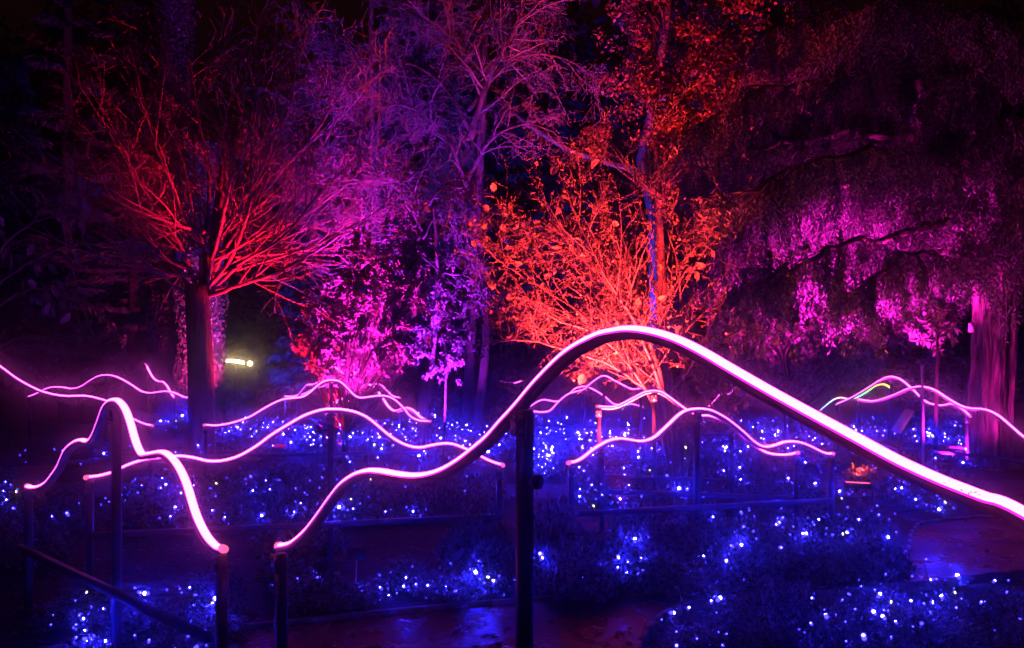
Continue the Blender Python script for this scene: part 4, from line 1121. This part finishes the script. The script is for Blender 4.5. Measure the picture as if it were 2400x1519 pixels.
flood('magenta flood light under the pink shrub, wider of the bright pair', at(775, 1000, 10.6), at(900, 730, 11.4), MAG, 4000, 62, face=14)
flood('magenta flood light beside the bright wide lamp, smaller of the pair', at(752, 1001, 10.6), at(880, 620, 11.6), MAG, 6000, 48, face=12, size=(.07, .16))
flood('violet flood light behind the pink shrub', gp(1000, 11.8), at(970, 480, 13.5), VIO, 11000, 66, face=.6)
flood('violet flood light at the foot of the tall thin tree', gp(1090, 14.6), at(1040, 380, 17), VIO, 1300, 85, face=.6)
flood('orange flood light at the foot of the hazel', gp(1460, 7.75, .16), at(1400, 520, 8.9), ORANGE, 12500, 66, face=.4, size=(.16, .12))
flood('red flood light behind the hazel', gp(1600, 13.8), at(1580, 120, 16), (1, .03, .02), 17000, 66, face=.6)
flood('magenta flood light under the big conifer', gp(1900, 10.4), at(2060, 640, 12.2), MAG, 15000, 52, face=.6)
flood('magenta flood light between the hazel and the big conifer', gp(1800, 11.3), at(1830, 680, 13), MAG, 5200, 58, face=.6)  # extra lamp added to lift the dark foliage beside the hazel
flood('magenta flood light near the sapling', gp(2215, 10.5), at(2200, 740, 11.0), MAG, 700, 80, face=.6)
flood('magenta flood light at the foot of the furrowed trunk', gp(2255, 10.9, .2), at(2322, 850, 12.2), MAG, 420, 70, face=.6)
flood('blue flood light deep in the trees', gp(1400, 18), at(1400, 250, 21), BLUE, 7000, 90, face=.6)
flood('blue flood light behind the bare tree', gp(640, 16.5), at(660, 600, 19), BLUE, 3000, 90, face=.6)
flood('red flood light at the ivy covered trunk', gp(500, 16.8), at(415, 660, 20), (1, .03, .35), 4500, 52, face=.6)
d = 8.9
flood('bright pink flood light bar in front of the orange plant', gp(2010, 8.8, .27), gp(2012, 8.95, 1.1), (1, .085, .05), 420, 150, face=9, size=(.28, .06))
rosette_shrub(gp(2010, 9.2, 0), [bl(1980,1122,9.1,20,12), bl(2005,1115,9.1,22,16), bl(2035,1112,9.1,24,18), bl(2055,1122,9.1,18,10), bl(2020,1128,9.05,18,10)], 'small plant glowing orange right behind the pink flood light bar', M['leaf_hazel'], 151, per=18, size=(.03, .06), stems=True, name='small_plant', cat='plant')

# ------------------------------------------------------------------ other furniture
# warm lamp far left of the pink shrub
d = 24.0
t = thing('arched_lamp', gp(552, d, 0), 'far warm white lamp tube, bright bulb at each end, right of the bare trunk', 'lamp')
b = MB(); b.tube([at(x, 846 + 4 * ((x - 545) / 30.0) ** 2 + (x - 545) * .05, d) for x in range(518, 578, 6)], .045, 8); b.build('lamp_tube', M['warm_lamp'], t, smooth=True)
for u, v, r in ((519, 847, .07), (586, 852, .075)):
    b = MB(); c0 = at(u, v, d)
    b.tube([c0 + Vector((0, 0, z * r)) for z in (-1, -.8, -.4, 0, .4, .8, 1)], [r * q for q in (.05, .6, .92, 1, .92, .6, .05)], 10); b.build('bulb', M['warm_lamp'], t, smooth=True)
b = MB(); b.tube([gp(552, d + .06, 0), at(552, 850, d + .06)], .03, 8); b.build('post', M['housing'], t)

# slanted information board and poles on the right
d = 10.2
t = thing('information_board', gp(2104, d, 0), 'slanted reading board seen edge on, lit pink, left of the two poles', 'sign')
b = MB(); b.bar(at(2133, 961, d), at(2099, 1013, d), .42, .03, side=(.25, 1, 0)); b.build('board', M['panel'], t)
b = MB(); b.bar(at(2112, 1000, d + .05), gp(2104, d + .05, -.02), .035); b.bar(at(2133, 985, d + .1), at(2112, 1010, d + .1), .02); b.build('leg', M['steel'], t)
d = 10.8
t = thing('pole', gp(2163, d, 0), 'tall thin pole left of the furrowed trunk, lit pink', 'pole')
b = MB(); b.tube([gp(2165, d, -.02), at(2161, 858, d)], .019, 8); b.build('shaft', M['panel'], t); b = MB(); b.tube([at(2161, 858, d), at(2161, 854, d)], .024, 8); b.build('cap', M['steel'], t)
# small plant label by the left bed
d = 5.6
t = thing('plant_label', gp(835, d, 0), 'small black plant label on a thin stake in the left bed', 'plant label')
b = MB(); b.box(at(836, 1298, d), (.13, .006, .085), .1, -.4); b.build('plate', M['plate'], t)
b = MB(); b.bar(at(836, 1312, d + .01), gp(833, d + .01, -.03), .012, .006); b.build('stake', M['white_tag'], t)
# white tag on the furrowed trunk
d = 11.85
tg = MB(); tg.box(at(2276, 768, d), (.075, .01, .14), -.3); o = tg.build('tag_plate', M['white_tag'], origin=at(2276, 768, d)); tag(o, 'small white tag hanging on the furrowed trunk', 'tag')
